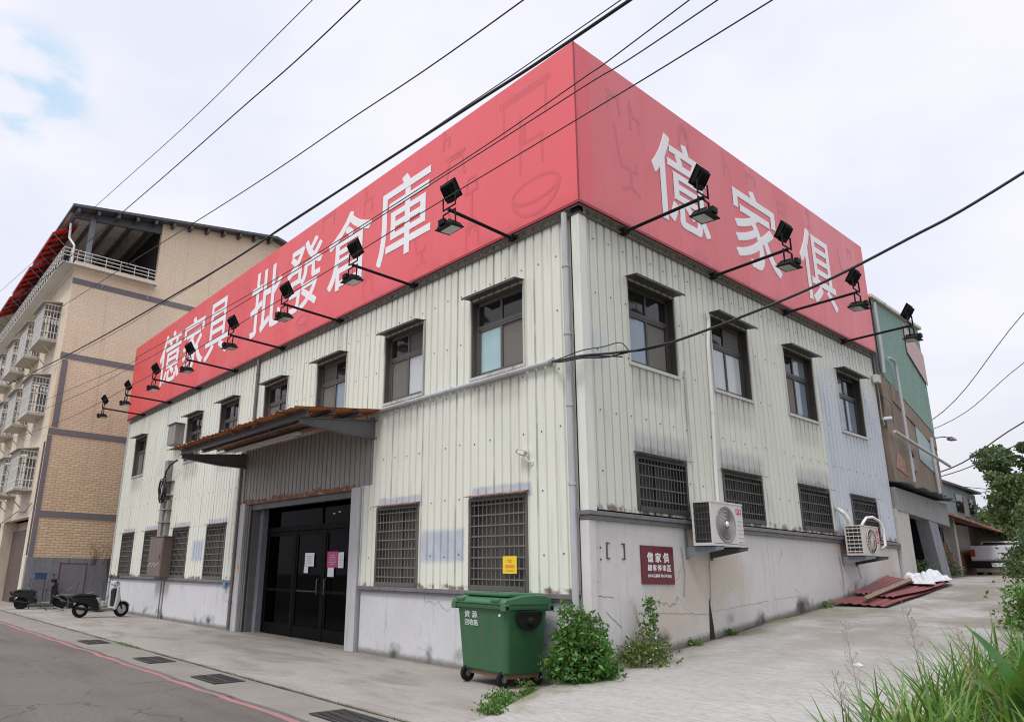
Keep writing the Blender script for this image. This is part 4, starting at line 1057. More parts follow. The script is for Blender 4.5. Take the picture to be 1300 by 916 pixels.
# lid: overlapping rim, front slope and a raised rear
prof = [(-.44, 1.065), (-.44, 1.10), (-.40, 1.135), (-.10, 1.185), (.05, 1.20), (.30, 1.195), (.41, 1.15), (.43, 1.065)]
mb.prism([(-.60, y, z) for y, z in prof], (1.20, 0, 0)); mb.box(-.50, .50, -.30, .22, 1.17, 1.2165)
for x in (-.40, .40): mb.box(x-.09, x+.09, -.455, -.40, 1.10, 1.15)
lid = mb.build('bin_lid', M['bin_lid'], BN, bevel=.014)
for x in (-.565, .565):
    for y in (-.40, .40):
        mb = MB(); mb.box(x-.05, x+.05, y-.045, y+.045, .985, 1.075); sk = mb.build('corner_socket', M['bin_lid'], BN, bevel=.01)
        if x > 0:
            mb = MB(); mb.box(.60, .6185, y-.028, y+.028, 1.005, 1.05); mb.build('socket_hole', M['black'], sk)
for q in (1, -1):
    mb = MB(); pl = [(q*.60, -.22, .985)]+[(q*.578, -.22*math.cos(a), .90-.16*math.sin(a)) for a in [math.pi*i/10 for i in range(11)]]+[(q*.60, .22, .985)]
    mb.prism(pl, (q*.03, 0, 0)); mb.lathe([(.055, 0), (.05, q*.05), (.02, q*.06)], (q*.61, 0, .86), 'x', 14)
    mb.build('trunnion_plate', M['blackrub'], BN, bevel=.006)
text = MB(); text_on(text, '資 源', 'x', -.36, -.06, .87, .965, 0, .003, .03); text_on(text, '回收箱', 'x', -.36, -.06, .765, .85, 0, .003, .03)
text.v = [(x, -.367-(.98-.98+(z-.85))*.064-.012-.003*(0), z) if False else (x, -(.335+(z-.20)*(.05/.78))-.004+y, z) for x, y, z in text.v]
text.build('stencil', M['stencil'], BN)
mb = MB(); mb.lathe([(.020, 0), (.020, -.008)], (.43, -.382, .93), 'y', 12); mb.build('reflector', M['paper'], BN)
mb = MB(); mb.box(-.44, .44, -.28, .28, .12, .17); mb.build('chassis', M['orange_rust'], BN)
for x in (-.40, .40):
    for y in (-.30, .27):
        mb = MB(); mb.lathe([(.045, -.026), (.104, -.028), (.112, 0), (.104, .028), (.045, .026)], (x, y, .112), 'x', 24, caps=False); w = mb.build('wheel', M['blackrub'], BN)
        mb = MB(); mb.lathe([(.047, -.022), (.047, .022)], (x, y, .112), 'x', 16); mb.build('hub', M['steel_grey'], w)
        mb = MB()
        for s in (-1, 1): mb.prism([(x+s*.034, y-.03, .19), (x+s*.034, y+.05, .19), (x+s*.034, y+.012, .09), (x+s*.034, y-.012, .09)], (s*.004, 0, 0))
        mb.box(x-.045, x+.045, y-.04, y+.06, .185, .197); mb.build('caster_fork', M['ledge'], w)

# ------------------------------------------------------------------ foliage
def leaf_quads(centers, normals_bias, size, seed, aspect=.5, fold=.25):
    """numpy: two-triangle folded leaves; returns verts, faces"""
    g = np.random.default_rng(seed); n = len(centers); C_ = np.asarray(centers, float)
    ax = g.normal(size=(n, 3)); ax[:, 2] = ax[:, 2]*.5+normals_bias; ax /= np.linalg.norm(ax, axis=1)[:, None]
    t = g.normal(size=(n, 3)); t -= (t*ax).sum(1)[:, None]*ax; t /= np.linalg.norm(t, axis=1)[:, None]
    b = np.cross(ax, t); s = (np.asarray(size) if np.ndim(size) else np.full(n, size))*g.uniform(.6, 1.25, n); s = s[:, None]
    v0 = C_-t*s*.5; v1 = C_+b*s*aspect*.5+ax*s*fold*.3; v2 = C_+t*s*.5-ax*s*.15; v3 = C_-b*s*aspect*.5+ax*s*fold*.3
    V = np.stack([v0, v1, v2, v3], 1).reshape(-1, 3)
    i = np.arange(n)*4; F = np.concatenate([np.stack([i, i+1, i+2], 1), np.stack([i, i+2, i+3], 1)], 1).reshape(-1, 3)
    return V, F
def np_mesh(name, V, F, mats, parent=None, mi=None, loc=None):
    me = bpy.data.meshes.new(name); nv, nf = len(V), len(F)
    me.vertices.add(nv); me.vertices.foreach_set('co', np.asarray(V, np.float32).ravel())
    k = F.shape[1]; me.loops.add(nf*k); me.loops.foreach_set('vertex_index', F.astype(np.int32).ravel())
    me.polygons.add(nf); me.polygons.foreach_set('loop_start', np.arange(nf, dtype=np.int32)*k)
    if not isinstance(mats, (list, tuple)): mats = [mats]
    for m in mats: me.materials.append(m)
    if mi is not None: me.polygons.foreach_set('material_index', np.asarray(mi, np.int32))
    me.update(calc_edges=True); me.validate()
    o = bpy.data.objects.new(name, me); COL.objects.link(o)
    if parent: o.parent = parent
    if loc: o.location = loc
    return o
def sprig_points(n, seed, rx, ry, h, per=9, spread=.09, hollow=.55):
    """leaf centres gathered in sprigs over an uneven dome"""
    g = np.random.default_rng(seed); out = []
    while len(out) < n:
        v = g.normal(size=3); v /= np.linalg.norm(v); v[2] = abs(v[2])
        k = hollow+(1-hollow)*g.random()**.6
        k *= 1+.16*math.sin(v[0]*5+seed)+.14*math.sin(v[1]*6+v[2]*4)
        c = np.array([v[0]*rx*k, v[1]*ry*k, max(.03, v[2]*h*k)])
        if c[2] < .12*h: c[:2] *= .9
        m = g.integers(per-4, per+4); out += list(c+g.normal(size=(m, 3))*spread*np.array([1, 1, .6]))
    P = np.array(out[:n]); P[:, 2] = np.maximum(P[:, 2], .015); return P
def bush(name, label, cat, loc, rx, ry, h, n, leaf, size, seed, stems=10, flowers=0, group=None, per=9, spread=.085, hollow=.55, bias=.6):
    t = thing(name, label, cat, loc, 0, group)
    V, F = leaf_quads(sprig_points(n, seed, rx, ry, h, per, spread, hollow), bias, size, seed); np_mesh('foliage', V, F, M[leaf], t)
    g = random.Random(seed); mb = MB()
    for _ in range(stems):
        a = g.uniform(0, 6.28); k = g.uniform(.3, .85); e = (rx*k*math.cos(a), ry*k*math.sin(a), h*g.uniform(.5, .92))
        mb.tube([(g.uniform(-.06, .06), g.uniform(-.06, .06), -.02), (e[0]*.4, e[1]*.4, e[2]*.5), e], [.011, .008, .004], 5)
    mb.build('stem', M['bark'], t)
    if flowers:
        mb = MB()
        for _ in range(flowers):
            a = g.uniform(0, 6.28); b = g.uniform(.1, 1.2); p = Vector((rx*1.02*math.cos(a)*math.cos(b), ry*1.02*math.sin(a)*math.cos(b), h*math.sin(b)))
            mb.lathe([(.001, -.008), (.014, 0), (.001, .008)], p, 'z', 6)
        mb.build('flower', M['petal'], t)
    return t
bush('shrub', 'dense bright green leafy bush between the green bin and the concrete corner', 'bush', (.03, -.30, tz(-.30)-.02), .43, .43, .80, 7600, 'leaf_bush', .074, 27, 14, 8, hollow=.5, per=12, spread=.058)
bush('shrub', 'smaller sparse yellowing weed bush against the grey concrete side wall', 'bush', (.30, .78, tz(.78)), .26, .40, .40, 900, 'leaf_yel', .06, 22, 8, 16)
t = thing('weed_plant', 'upright leafy weed stalk rising from the yellowing bush', 'plant', (.18, .95, tz(.95)))
g = np.random.default_rng(5); pts = np.concatenate([np.stack([g.normal(0, .045+.05*(1-k), 9)+.06*k, g.normal(0, .05+.05*(1-k), 9)+.05*k, np.full(9, .1+.75*k)+g.normal(0, .02, 9)], 1) for k in np.linspace(0, 1, 26)])
V, F = leaf_quads(pts, .4, .075, 6); np_mesh('foliage', V, F, M['leaf_bush'], t)
mb = MB(); mb.tube([(0, 0, 0), (.03, .02, .4), (.06, .05, .86)], [.012, .009, .004], 5)
for k in range(5): mb.tube([(.01*k, 0, .1), (-.05-.03*k, -.12+.05*k, .5), (-.08-.04*k, -.25+.08*k, .82+.03*k)], [.006, .004, .002], 4)
mb.build('stem', M['dry'], t)
# low weeds along the ramp edge
spots = [(-.24, -.98, .20, .14, 'bright low weed patch at the foot of the dense bush'), (-.02, -1.25, .14, .10, 'low weed tuft on the ramp edge just ahead of the dense bush'), (-.30, -1.42, .16, .11, 'low weed tuft between the bin wheel and the ramp edge'), (.10, -1.80, .15, .09, 'small weed tuft midway down the ramp edge'), (.34, -2.22, .12, .10, 'small weed tuft at the lower ramp corner')]
for i, (x, y, r_, h, l) in enumerate(spots):
    bush('weed_tuft', l, 'weed', (x, y, .02 if x < lane_left(y)-.1 or y > -2.3 and x < .25 else tz(y)+.02), r_, r_, h, 260, 'leaf_low', .05, 40+i, 3, 0, 'weeds along the ramp edge', 6, .04, .3)
for i, (x, y, r_, h, l) in enumerate([(.10, 3.35, .08, .10, 'tiny weed at the wall foot under the first air conditioner'), (.12, 6.85, .10, .14, 'tiny weed at the wall foot beside the red roofing sheets'), (.08, 2.3, .10, .09, 'mossy weed at the wall foot right of the plaque')]):
    bush('weed_tuft', l, 'weed', (x, y, tz(y)+.02), r_, r_, h, 120, 'leaf_low', .045, 60+i, 2, 0, 'weeds at the side wall foot', 5, .03, .3)
def blades(n, seed, place, lmin, lmax, width, lean=.5, seg=5, zf=None):
    """long curved grass blades as one triangle strip each"""
    g = np.random.default_rng(seed); Vs = []; Fs = []; k = 0
    for _ in range(n):
        x, y, z = place(g); L = g.uniform(lmin, lmax); a = g.uniform(0, 2*math.pi); le = abs(g.normal(lean, .25)); w = width*g.uniform(.6, 1.2)
        dx, dy = math.cos(a), math.sin(a); sx, sy = -dy*w/2, dx*w/2
        for i in range(seg+1):
            t = i/seg; out = L*le*(t**1.8); up = L*t*(1-.35*le*t)
            ww = (1-t**2.2); c = (x+dx*out, y+dy*out, z+up)
            Vs.append((c[0]-sx*ww, c[1]-sy*ww, c[2])); Vs.append((c[0]+sx*ww, c[1]+sy*ww, c[2]))
        for i in range(seg):
            b = k+2*i; Fs.append((b, b+1, b+3, b+2))
        k += 2*(seg+1)
    return np.array(Vs), np.array(Fs)
# grass in the joint between gutter and pavement
def joint(g):
    r_ = g.random()
    if r_ < .45: x = g.normal(-9.0, .35); y = -3.25+g.normal(0, .035)
    elif r_ < .65: x = g.uniform(-22, -12); y = -3.25+g.normal(0, .09)-.008*(x+12)*0
    else: x = g.uniform(-11, .2); y = -3.25+g.normal(0, .018)
    return x, y, .0
V, F = blades(900, 3, joint, .02, .075, .008, .6, 3); tag(np_mesh('joint_grass', V, F, M['grass']), 'short grass growing in the joint between gutter and pavement', 'grass', kind='stuff')
# roadside bank at bottom right: long grass
def bank(g):
    y = g.uniform(-2.9, .6); x = 3.95+.16*(y+2.9)*.2+g.random()**1.2*1.6
    return x, y, ground_z(x, y)
V1, F1 = blades(900, 8, bank, .30, .85, .024, .62, 7)
tag(np_mesh('bank_grass', V1, F1, M['grass']), 'long green grass on the bank at the lane side', 'grass', kind='stuff')
def bank2(g):
    y = g.uniform(.4, 9); x = lane_right(y)+.15+g.random()*1.8
    return x, y, ground_z(x, y)
V1, F1 = blades(2400, 9, bank2, .15, .42, .018, .6, 4)
g = np.random.default_rng(10); yy = g.uniform(.4, 6, 2600); xx = np.array([lane_right(y) for y in yy])+.1+g.random(2600)*1.3
cz = np.array([ground_z(a, b) for a, b in zip(xx, yy)])+g.random(2600)*.28
tag(np_mesh('bank_grass', V1, F1, M['grass']), 'shorter grass behind the long grass along the lane edge', 'grass', kind='stuff')
V2, F2 = leaf_quads(np.stack([xx, yy, cz], 1), .7, .055, 11)
tag(np_mesh('ground_cover', V2, F2, M['leaf_low']), 'bright low herbs covering the bank along the lane', 'ground cover', kind='stuff')
# broad leaved plant
bp = thing('broad_leaf_plant', 'broad leaved green plant standing in the long grass at the right', 'plant', (5.02, -1.75, ground_z(5.02, -1.75)))
def broad(mb, base, tip, w, droop=.1):
    b = Vector(base); e = Vector(tip); dv = e-b; side = dv.cross(Vector((0, 0, 1))).normalized(); up = side.cross(dv).normalized(); n = 8
    for i in range(n):
        r0 = []; 
        for t in (i/n, (i+1)/n):
            ww = 1.3*w*math.sin(math.pi*min(1, t**.75))**.9; c = b+dv*t+up*(.35*droop*math.sin(math.pi*t))-Vector((0, 0, droop*t*t)); r0.append((c-side*ww/2+up*.12*ww, c, c+side*ww/2+up*.12*ww))
        (a0, a1, a2), (b0, b1, b2) = r0
        mb.face([a0, a1, b1, b0]); mb.face([a1, a2, b2, b1])
for i, (tip, w) in enumerate((((-.30, .02, .92), .17), ((.24, -.1, 1.0), .20), ((.08, .3, .74), .17), ((-.22, -.36, .60), .17), ((.42, .2, .55), .18), ((.20, -.38, .72), .19), ((-.44, .22, .52), .15))):
    mb = MB(); broad(mb, (tip[0]*.12, tip[1]*.12, .25), tip, w, .10); mb.build('leaf', M['broad'], bp, smooth=True)
mb = MB(); mb.tube([(0, 0, -.02), (0, 0, .3)], [.016, .010], 6); mb.build('stem', M['broad'], bp)
# dry seed stalks
def seed_stalk(label, loc, h, lean, seed):
    t = thing('seed_stalk', label, 'grass stalk', loc, 0, 'dry seed stalks by the lane')
    g = random.Random(seed); mb = MB(); top = Vector((lean[0], lean[1], h)); mb.tube([(0, 0, 0), top*.5+Vector((0, 0, .03)), top], [.0028, .002, .001], 4); mb.build('stem', M['dry'], t)
    mb = MB()
    for i in range(46):
        k = .52+.48*g.random(); p = top*k; a = g.uniform(0, 6.28); l = .13*(1.15-k)+.03; e = p+Vector((math.cos(a)*l*.5, math.sin(a)*l*.5, l*.8))
        mb.tube([p, e], [.0008, .0006], 3); mb.lathe([(.0004, -.008), (.0022, 0), (.0004, .008)], e, 'z', 4)
    mb.build('seed_head', M['dry'], t)
seed_stalk('tall dry seed stalk leaning left above the pale lane', (4.28, -2.45, ground_z(4.28, -2.45)), .98, (-.06, -.02), 1)
seed_stalk('shorter dark seed stalk at the left edge of the long grass', (4.24, -2.50, ground_z(4.24, -2.5)), .68, (-.10, -.03), 2)
seed_stalk('dry seed stalk in the middle of the long grass', (4.50, -1.9, ground_z(4.5, -1.9)), .95, (-.08, .02), 3)
seed_stalk('dry seed stalk beside the broad leaved plant', (4.86, -2.0, ground_z(4.86, -2.0)), .80, (-.12, .03), 4)

def tree(name, label, loc, h, rx, ry, rz, n, leaf, size, seed, group, clumps=34, trunk_r=.16, cz=.62, loose=1.):
    t = thing(name, label, 'tree', loc, 0, group); g = np.random.default_rng(seed)
    cs = []
    for _ in range(clumps):
        v = g.normal(size=3); v /= np.linalg.norm(v); k = .35+.62*g.random()**.5; cs.append((v[0]*rx*k, v[1]*ry*k, h*cz+v[2]*rz*k))
    cs = np.array(cs); w = g.uniform(.5, 1.5, clumps); idx = g.choice(clumps, n, p=w/w.sum())
    r_ = np.minimum(rx, rz)*loose*g.uniform(.20, .46, clumps)[idx]
    d_ = g.normal(size=(n, 3)); d_ /= np.linalg.norm(d_, axis=1)[:, None]; P = cs[idx]+d_*(r_*g.random(n)**.45)[:, None]*np.array([1.2, 1.2, .75]); P[:, 2] = np.maximum(P[:, 2], .15)
    V, F = leaf_quads(P, .5, size, seed+1, .62); np_mesh('crown', V, F, M[leaf], t)
    mb = MB(); top = (rx*.08, 0, h*cz); mb.tube([(0, 0, -.1), (rx*.04, .03, h*.3), top], [trunk_r, trunk_r*.75, trunk_r*.4], 8)
    for c in cs[:12]: mb.tube([(rx*.05, 0, h*cz*.55), (c[0]*.5, c[1]*.5, (h*cz*.6+c[2])/2+.1), c], [trunk_r*.4, trunk_r*.25, trunk_r*.08], 5)
    mb.build('trunk', M['bark'], t); return t
TG = 'trees at the far right of the lane'
tree('leafy_tree', 'dark green tall tree behind the others at the far right', (-1.65, 31.4, 1.8), 5.5, 1.5, 1.6, 2.6, 9000, 'leaf_tree', .22, 71, TG)
tree('leafy_tree', 'dark crown tree at the right picture edge, farthest right', (.6, 33.5, 1.8), 6.6, 2.0, 2.0, 2.7, 9000, 'leaf_tree', .22, 72, TG)
tree('leafy_tree', 'lower olive green tree in front of the dark trees', (-1.05, 28.2, 1.8), 3.9, 1.25, 1.3, 1.9, 7000, 'leaf_tree2', .16, 73, TG)
tree('leafy_tree', 'rounded mid green tree over the orange shed at the lane end', (-3.4, 39.5, 1.8), 4.6, 1.7, 1.8, 1.9, 6000, 'leaf_tree2', .20, 74, TG)
tree('leafy_tree', 'distant green tree seen above the shed roofs', (-7.4, 52, 2), 5.0, 2.6, 2.8, 2.0, 6000, 'leaf_tree', .26, 75, TG)
tree('leafy_tree', 'tree with a thin branch reaching into the sky at the right edge', (5.25, 6.3, 1.1), 3.55, .95, 1.0, .42, 300, 'leaf_tree', .11, 76, TG, 22, .045, .86, 1.6)
SG_ = 'shrubs along the lane right side'
bush('shrub', 'leafy green shrub leaning over the lane at the right edge', 'bush', (3.80, 5.75, ground_z(3.8, 5.75)), .50, .7, .72, 2600, 'leaf_low', .085, 81, 8, 0, SG_, 8, .10)
bush('shrub', 'taller olive shrub behind the leaning one at the right edge', 'bush', (3.45, 7.9, ground_z(3.45, 7.9)), .50, .7, 1.15, 2600, 'leaf_tree2', .085, 82, 10, 8, SG_, 8, .11)
bush('shrub', 'grey green shrub hiding the right side of the white pickup', 'bush', (1.55, 16.3, ground_z(1.55, 16.3)), .6, .8, 1.25, 3600, 'leaf_tree', .10, 83, 10, 0, SG_, 8, .13)
bush('shrub', 'round mid green shrub far along the lane right side', 'bush', (1.15, 20.0, 1.72), 1.0, 1.3, 2.2, 4600, 'leaf_tree2', .13, 84, 10, 0, SG_, 8, .16)
bush('shrub', 'low weeds filling the dark doorway of the derelict neighbour', 'bush', (-.35, 12.75, 1.5), .55, .75, .62, 1300, 'leaf_tree', .075, 85, 7, 0, None, 8, .09)
bush('shrub', 'weed clump in front of the brick shed by the lane', 'bush', (-1.0, 17.2, 1.66), .5, .7, .8, 900, 'leaf_tree', .09, 86, 7, 0, None, 8, .10)

# ------------------------------------------------------------------ roofing scrap, timber, bag, litter
def roof_sheet(label, pts, seed):
    """corrugated sheet through four ground points (a,b near end; c,d far end)"""
    a, b, c, dd = [Vector(p) for p in pts]; mb = MB(); n = 24; m = 6; g = random.Random(seed); vs = []
    for j in range(m+1):
        for i in range(n+1):
            s, t_ = i/n, j/m; p = a.lerp(b, s).lerp(dd.lerp(c, s), t_); p.z += (.018 if (i % 4) in (0, 1) else 0)+.02*math.sin(t_*5+seed)+.015*math.sin(s*4+seed); vs.append(p)
    mb.raw(vs, [(j*(n+1)+i, j*(n+1)+i+1, (j+1)*(n+1)+i+1, (j+1)*(n+1)+i) for j in range(m) for i in range(n)])
    o = mb.build('roofing_sheet', M['redsheet']); s = o.modifiers.new('solid', 'SOLIDIFY'); s.thickness = .004
    return tag(o, label, 'roofing sheet', 'red roofing sheets piled by the wall')
Z = lambda y, k=0: tz(y)+.03+k
roof_sheet('lowest red corrugated sheet lying flat nearest the camera', [(.12, 7.1, Z(7.1, .02)), (1.12, 7.05, Z(7.05, .03)), (1.05, 10.6, Z(10.6, .06)), (.15, 10.4, Z(10.4, .06))], 1)
roof_sheet('middle red corrugated sheet under the white plastic, lying askew', [(.30, 8.1, Z(8.1, .08)), (.95, 8.0, Z(8.0, .08)), (1.10, 11.0, Z(11.0, .08)), (.3, 11.0, Z(11.0, .14))], 2)
roof_sheet('red corrugated sheet leaning up against the wall foot', [(.10, 8.1, Z(8.1, .13)), (.60, 8.3, Z(8.3, .13)), (.65, 10.4, Z(10.4, .14)), (.06, 10.3, Z(10.3, .24))], 3)
mb = MB(); A = Vector((.68, 7.25, Z(7.25, .13))); B = Vector((.55, 10.2, Z(10.2, .20))); mb.tube([A, (A+B)/2, B], .055, 4); tag(mb.build('timber_plank', M['timber'], bevel=.008), 'long weathered timber beam lying across the red roofing sheets', 'plank')
g = np.random.default_rng(14); mb = MB(); n = 34; m = 20
vs = []
for j in range(m+1):
    for i in range(n+1):
        u, v = i/n*2-1, j/m*2-1; r2 = u*u+v*v; x = .66+u*.34+.08*math.sin(v*4); y = 10.75+v*.70
        hh = max(0, 1-r2)**.5*.17*(1+.35*math.sin(u*6+v*3)+.30*math.sin(v*8-u*4)+.2*math.sin(u*13+v*9))
        vs.append((x, y, tz(y)+.16+hh*.9))
mb.raw(vs, [(j*(n+1)+i, j*(n+1)+i+1, (j+1)*(n+1)+i+1, (j+1)*(n+1)+i) for j in range(m) for i in range(n)])
o = mb.build('plastic_sheet', M['bag'], smooth=True); tag(o, 'crumpled white plastic sheet heaped on the far end of the red roofing sheets', 'plastic sheet')
s = o.modifiers.new('s', 'SUBSURF'); s.levels = 1; s.render_levels = 1
mb = MB(); mb.hexa([(2.43, 1.94, tz(1.94)+.03), (2.56, 1.93, tz(1.93)+.03), (2.56, 2.0, tz(2)+.035), (2.46, 2.02, tz(2.02)+.03)], [(2.45, 1.95, tz(1.94)+.035), (2.52, 1.94, tz(1.93)+.055), (2.51, 1.99, tz(2)+.06), (2.47, 2.0, tz(2.02)+.036)])
tag(mb.build('litter', M['bag']), 'scrap of white paper lying on the pale lane', 'litter')

# ------------------------------------------------------------------ drain grates
gl = ['nearest cast iron drain grate at the bottom of the picture', 'cast iron drain grate second from the camera', 'cast iron drain grate third from the camera, facing the entrance', 'cast iron drain grate farthest from the camera, by the red line']
gt = None
for (x, l) in zip((-.35, -3.72, -6.35, -10.0), gl):
    if gt is None:
        gt = thing('drain_grate', l, 'drain grate', (0, 0, 0), 0, 'drain grates along the gutter')
        mb = MB(); mb.box(-.42, .42, -.22, -.19, 0, .010); mb.box(-.42, .42, .19, .22, 0, .010); mb.box(-.42, -.39, -.19, .19, 0, .010); mb.box(.39, .42, -.19, .19, 0, .010); mb.box(-.39, .39, -.19, .19, 0, .002); mb.build('grate_frame', M['iron'], gt)
        mb = MB()
        for k in range(13): mb.box(-.36+k*.06-.012, -.36+k*.06+.012, -.19, .19, .002, .009)
        mb.box(-.39, .39, -.015, .015, .003, .0095); mb.build('grate_bars', M['iron'], gt); q = gt
    else: q = copy_tree(gt); q['label'] = l
    q.location = (x, -3.60, .0125)

# ------------------------------------------------------------------ scooter and clutter on the left
def wheel(t, y, r=.22, w=.10, rim='scoot_b'):
    mb = MB(); mb.lathe([(r*.60, -w/2), (r*.93, -w/2), (r, -w/4), (r, w/4), (r*.93, w/2), (r*.60, w/2)], (0, y, r), 'x', 28, caps=False); wh = mb.build('wheel', M['blackrub'], t, smooth=False)
    mb = MB(); mb.lathe([(r*.62, -.03), (r*.56, -.02), (.04, -.035), (.04, .035), (r*.56, .02), (r*.62, .03)], (0, y, r), 'x', 20); mb.build('rim', M[rim], wh)
def scooter(label, loc, rz, white=True):
    t = thing('scooter', label, 'scooter', loc, rz, 'parked scooters')
    body = 'scoot_w' if white else 'scoot_b'
    wheel(t, .62, .23, .10, 'chrome' if white else 'scoot_b'); wheel(t, -.62, .23, .12, 'chrome' if white else 'scoot_b')
    sec = lambda y, hw, z0, z1: [(-hw, y, z0), (hw, y, z0), (hw*.75, y, z1), (-hw*.75, y, z1)]
    mb = MB(); loft(mb, [sec(-1.0, .05, .50, .56), sec(-.85, .11, .44, .62), sec(-.55, .15, .40, .66), sec(-.25, .16, .26, .62), sec(-.12, .14, .18, .40)]); mb.build('rear_body', M['scoot_b'], t, bevel=.04)
    mb = MB(); loft(mb, [sec(-.92, .09, .61, .65), sec(-.75, .13, .63, .70), sec(-.35, .14, .63, .69), sec(-.16, .11, .58, .63)]); mb.build('seat', M['scoot_b'], t, bevel=.015)
    mb = MB(); mb.box(-.17, .17, -.16, .34, .20, .27); mb.build('floorboard', M['scoot_g'], t, bevel=.02)
    mb = MB(); P2 = [(.30, .20), (.40, .22), (.50, .55), (.42, .92), (.36, .95), (.34, .55)]; mb.prism([(-.19, y, z) for y, z in P2], (.38, 0, 0)); mb.build('leg_shield', M[body], t, bevel=.04)
    mb = MB(); mb.prism([(-.15, .31, .30), (-.15, .28, .80), (-.15, .345, .86), (-.15, .34, .3)], (.30, 0, 0)); mb.build('inner_panel', M['scoot_b'], t, bevel=.02)
    mb = MB(); a = [(.62+.26*math.cos(rad(k)), .23+.26*math.sin(rad(k))) for k in range(20, 161, 20)]; b = [(.62+.235*math.cos(rad(k)), .23+.235*math.sin(rad(k))) for k in range(160, 19, -20)]
    for (p, q), (r_, s_) in zip(zip(a, a[1:]), zip(reversed(b), list(reversed(b))[1:])): mb.hexa([(-.075, *p), (-.075, *q), (-.075, *s_), (-.075, *r_)], [(.075, *p), (.075, *q), (.075, *s_), (.075, *r_)])
    mb.build('front_fender', M[body], t)
    mb = MB()
    for x in (-.065, .065): mb.tube([(x, .62, .23), (x, .45, .72)], .018, 6)
    mb.tube([(0, .45, .7), (0, .36, 1.02)], .03, 8); mb.build('fork', M['scoot_b'], t)
    mb = MB(); mb.tube([(-.33, .26, 1.03), (-.2, .33, 1.04), (.2, .33, 1.04), (.33, .26, 1.03)], .016, 8); hb = mb.build('handlebar', M['scoot_b'], t)
    mb = MB(); loft(mb, [sec(.22, .14, .97, 1.06), sec(.36, .15, .93, 1.08), sec(.45, .10, .94, 1.04)]); hc = mb.build('headlight_cowl', M[body], t, bevel=.02)
    mb = MB(); loft(mb, [sec(.452, .08, .95, 1.03), sec(.465, .07, .96, 1.02)]); mb.build('headlight', M['lampglass'], hc)
    for s in (-1, 1): mb = MB(); mb.tube([(s*.2, .32, 1.05), (s*.27, .30, 1.2)], .006, 5); mb.box(s*.27-.06, s*.27+.06, .285, .30, 1.18, 1.26); mb.build('mirror', M['scoot_b'], t, bevel=.004)
    mb = MB(); mb.box(-.10, .10, -1.0, -.86, .28, .44); mb.box(-.07, .07, -1.02, -.97, .55, .62); mb.build('tail_fender', M['scoot_b'], t, bevel=.01)
    mb = MB(); mb.tube([(.16, -.1, .26), (.20, -.5, .24), (.20, -.85, .30)], [.025, .04, .04], 8); mb.build('exhaust', M['scoot_b'], t); return t
scooter('pale grey scooter parked facing the white concrete base of the warehouse', (-18.12, -1.34, .02), rad(6))
scooter('dark scooter parked by the grey plinth of the tiled building', (-23.6, -1.95, .0), rad(-15), False)
bk = thing('scrap_pile', 'heap of grey sacks and dark scrap between scooter and tiled building', 'scrap', (-21.4, -1.1, .0))
mb = MB(); g = random.Random(6)
for _ in range(7):
    c = (g.uniform(-.5, .5), g.uniform(-.9, .9), g.uniform(.1, .35)); r_ = g.uniform(.16, .3); mb.lathe([(.02, -r_), (r_*.8, -r_*.6), (r_, 0), (r_*.7, r_*.65), (.03, r_*.85)], c, 'z', 10)
mb.build('sack', M['duct'], bk)
mb = MB()
for _ in range(16):
    c = Vector((g.uniform(-.7, .7), g.uniform(-1.2, 1.2), g.uniform(.05, .7))); e = c+Vector((g.uniform(-.5, .5), g.uniform(-.6, .6), g.uniform(-.1, .7))); mb.tube([c, e], g.uniform(.012, .03), 5)
mb.build('scrap_bar', M['steel_grey'], bk)
sb = thing('folding_sign', 'dark grey upright board with red frame standing before the grey plinth', 'board', (-23.7, -1.0, 0), rad(70))
mb = MB(); mb.box(-.42, .42, -.02, .02, .12, 1.62); mb.build('panel', M['board'], sb)
mb = MB()
for x in (-.45, .45): mb.box(x-.018, x+.018, -.03, .03, 0, 1.68)
mb.box(-.432, .432, -.03, .03, 1.62, 1.65); mb.build('frame', M['redframe'], sb)
bt = thing('blue_crate', 'small blue plastic crate on a dark stand by the grey plinth', 'crate', (-24.2, -2.0, 0))
mb = MB(); mb.box(-.2, .2, -.2, .2, 1.05, 1.28); mb.box(-.22, .22, -.22, .22, 1.25, 1.29); mb.build('crate', M['blue'], bt, bevel=.02)
mb = MB()
for x in (-.25, .25):
    for y in (-.25, .25): mb.tube([(x, y, 0), (x, y, 1.05)], .02, 6)
mb.box(-.3, .3, -.3, .3, .7, .74); mb.build('stand', M['steel_grey'], bt)
mb = MB(); mb.box(-.22, .22, -.03, .03, 0, 1.9); tag(mb.build('leaning_board', M['brown'], loc=(-24.75, .9, 0)), 'brown weathered board leaning on the plinth of the tiled building', 'board').rotation_euler = (0, rad(-8), rad(90))
mb = MB(); g = random.Random(12)
for _ in range(18):
    y = g.uniform(-.6, 1.2); mb.tube([(0, y, 1.6), (.1, y+g.uniform(-.3, .3), 2.1), (.05, y+g.uniform(-.5, .5), 2.5)], [.012, .008, .003], 4)
tag(mb.build('dead_vine', M['bark'], loc=(-24.9, .4, 0)), 'dry leafless twigs against the lower tiles of the beige building', 'vine')

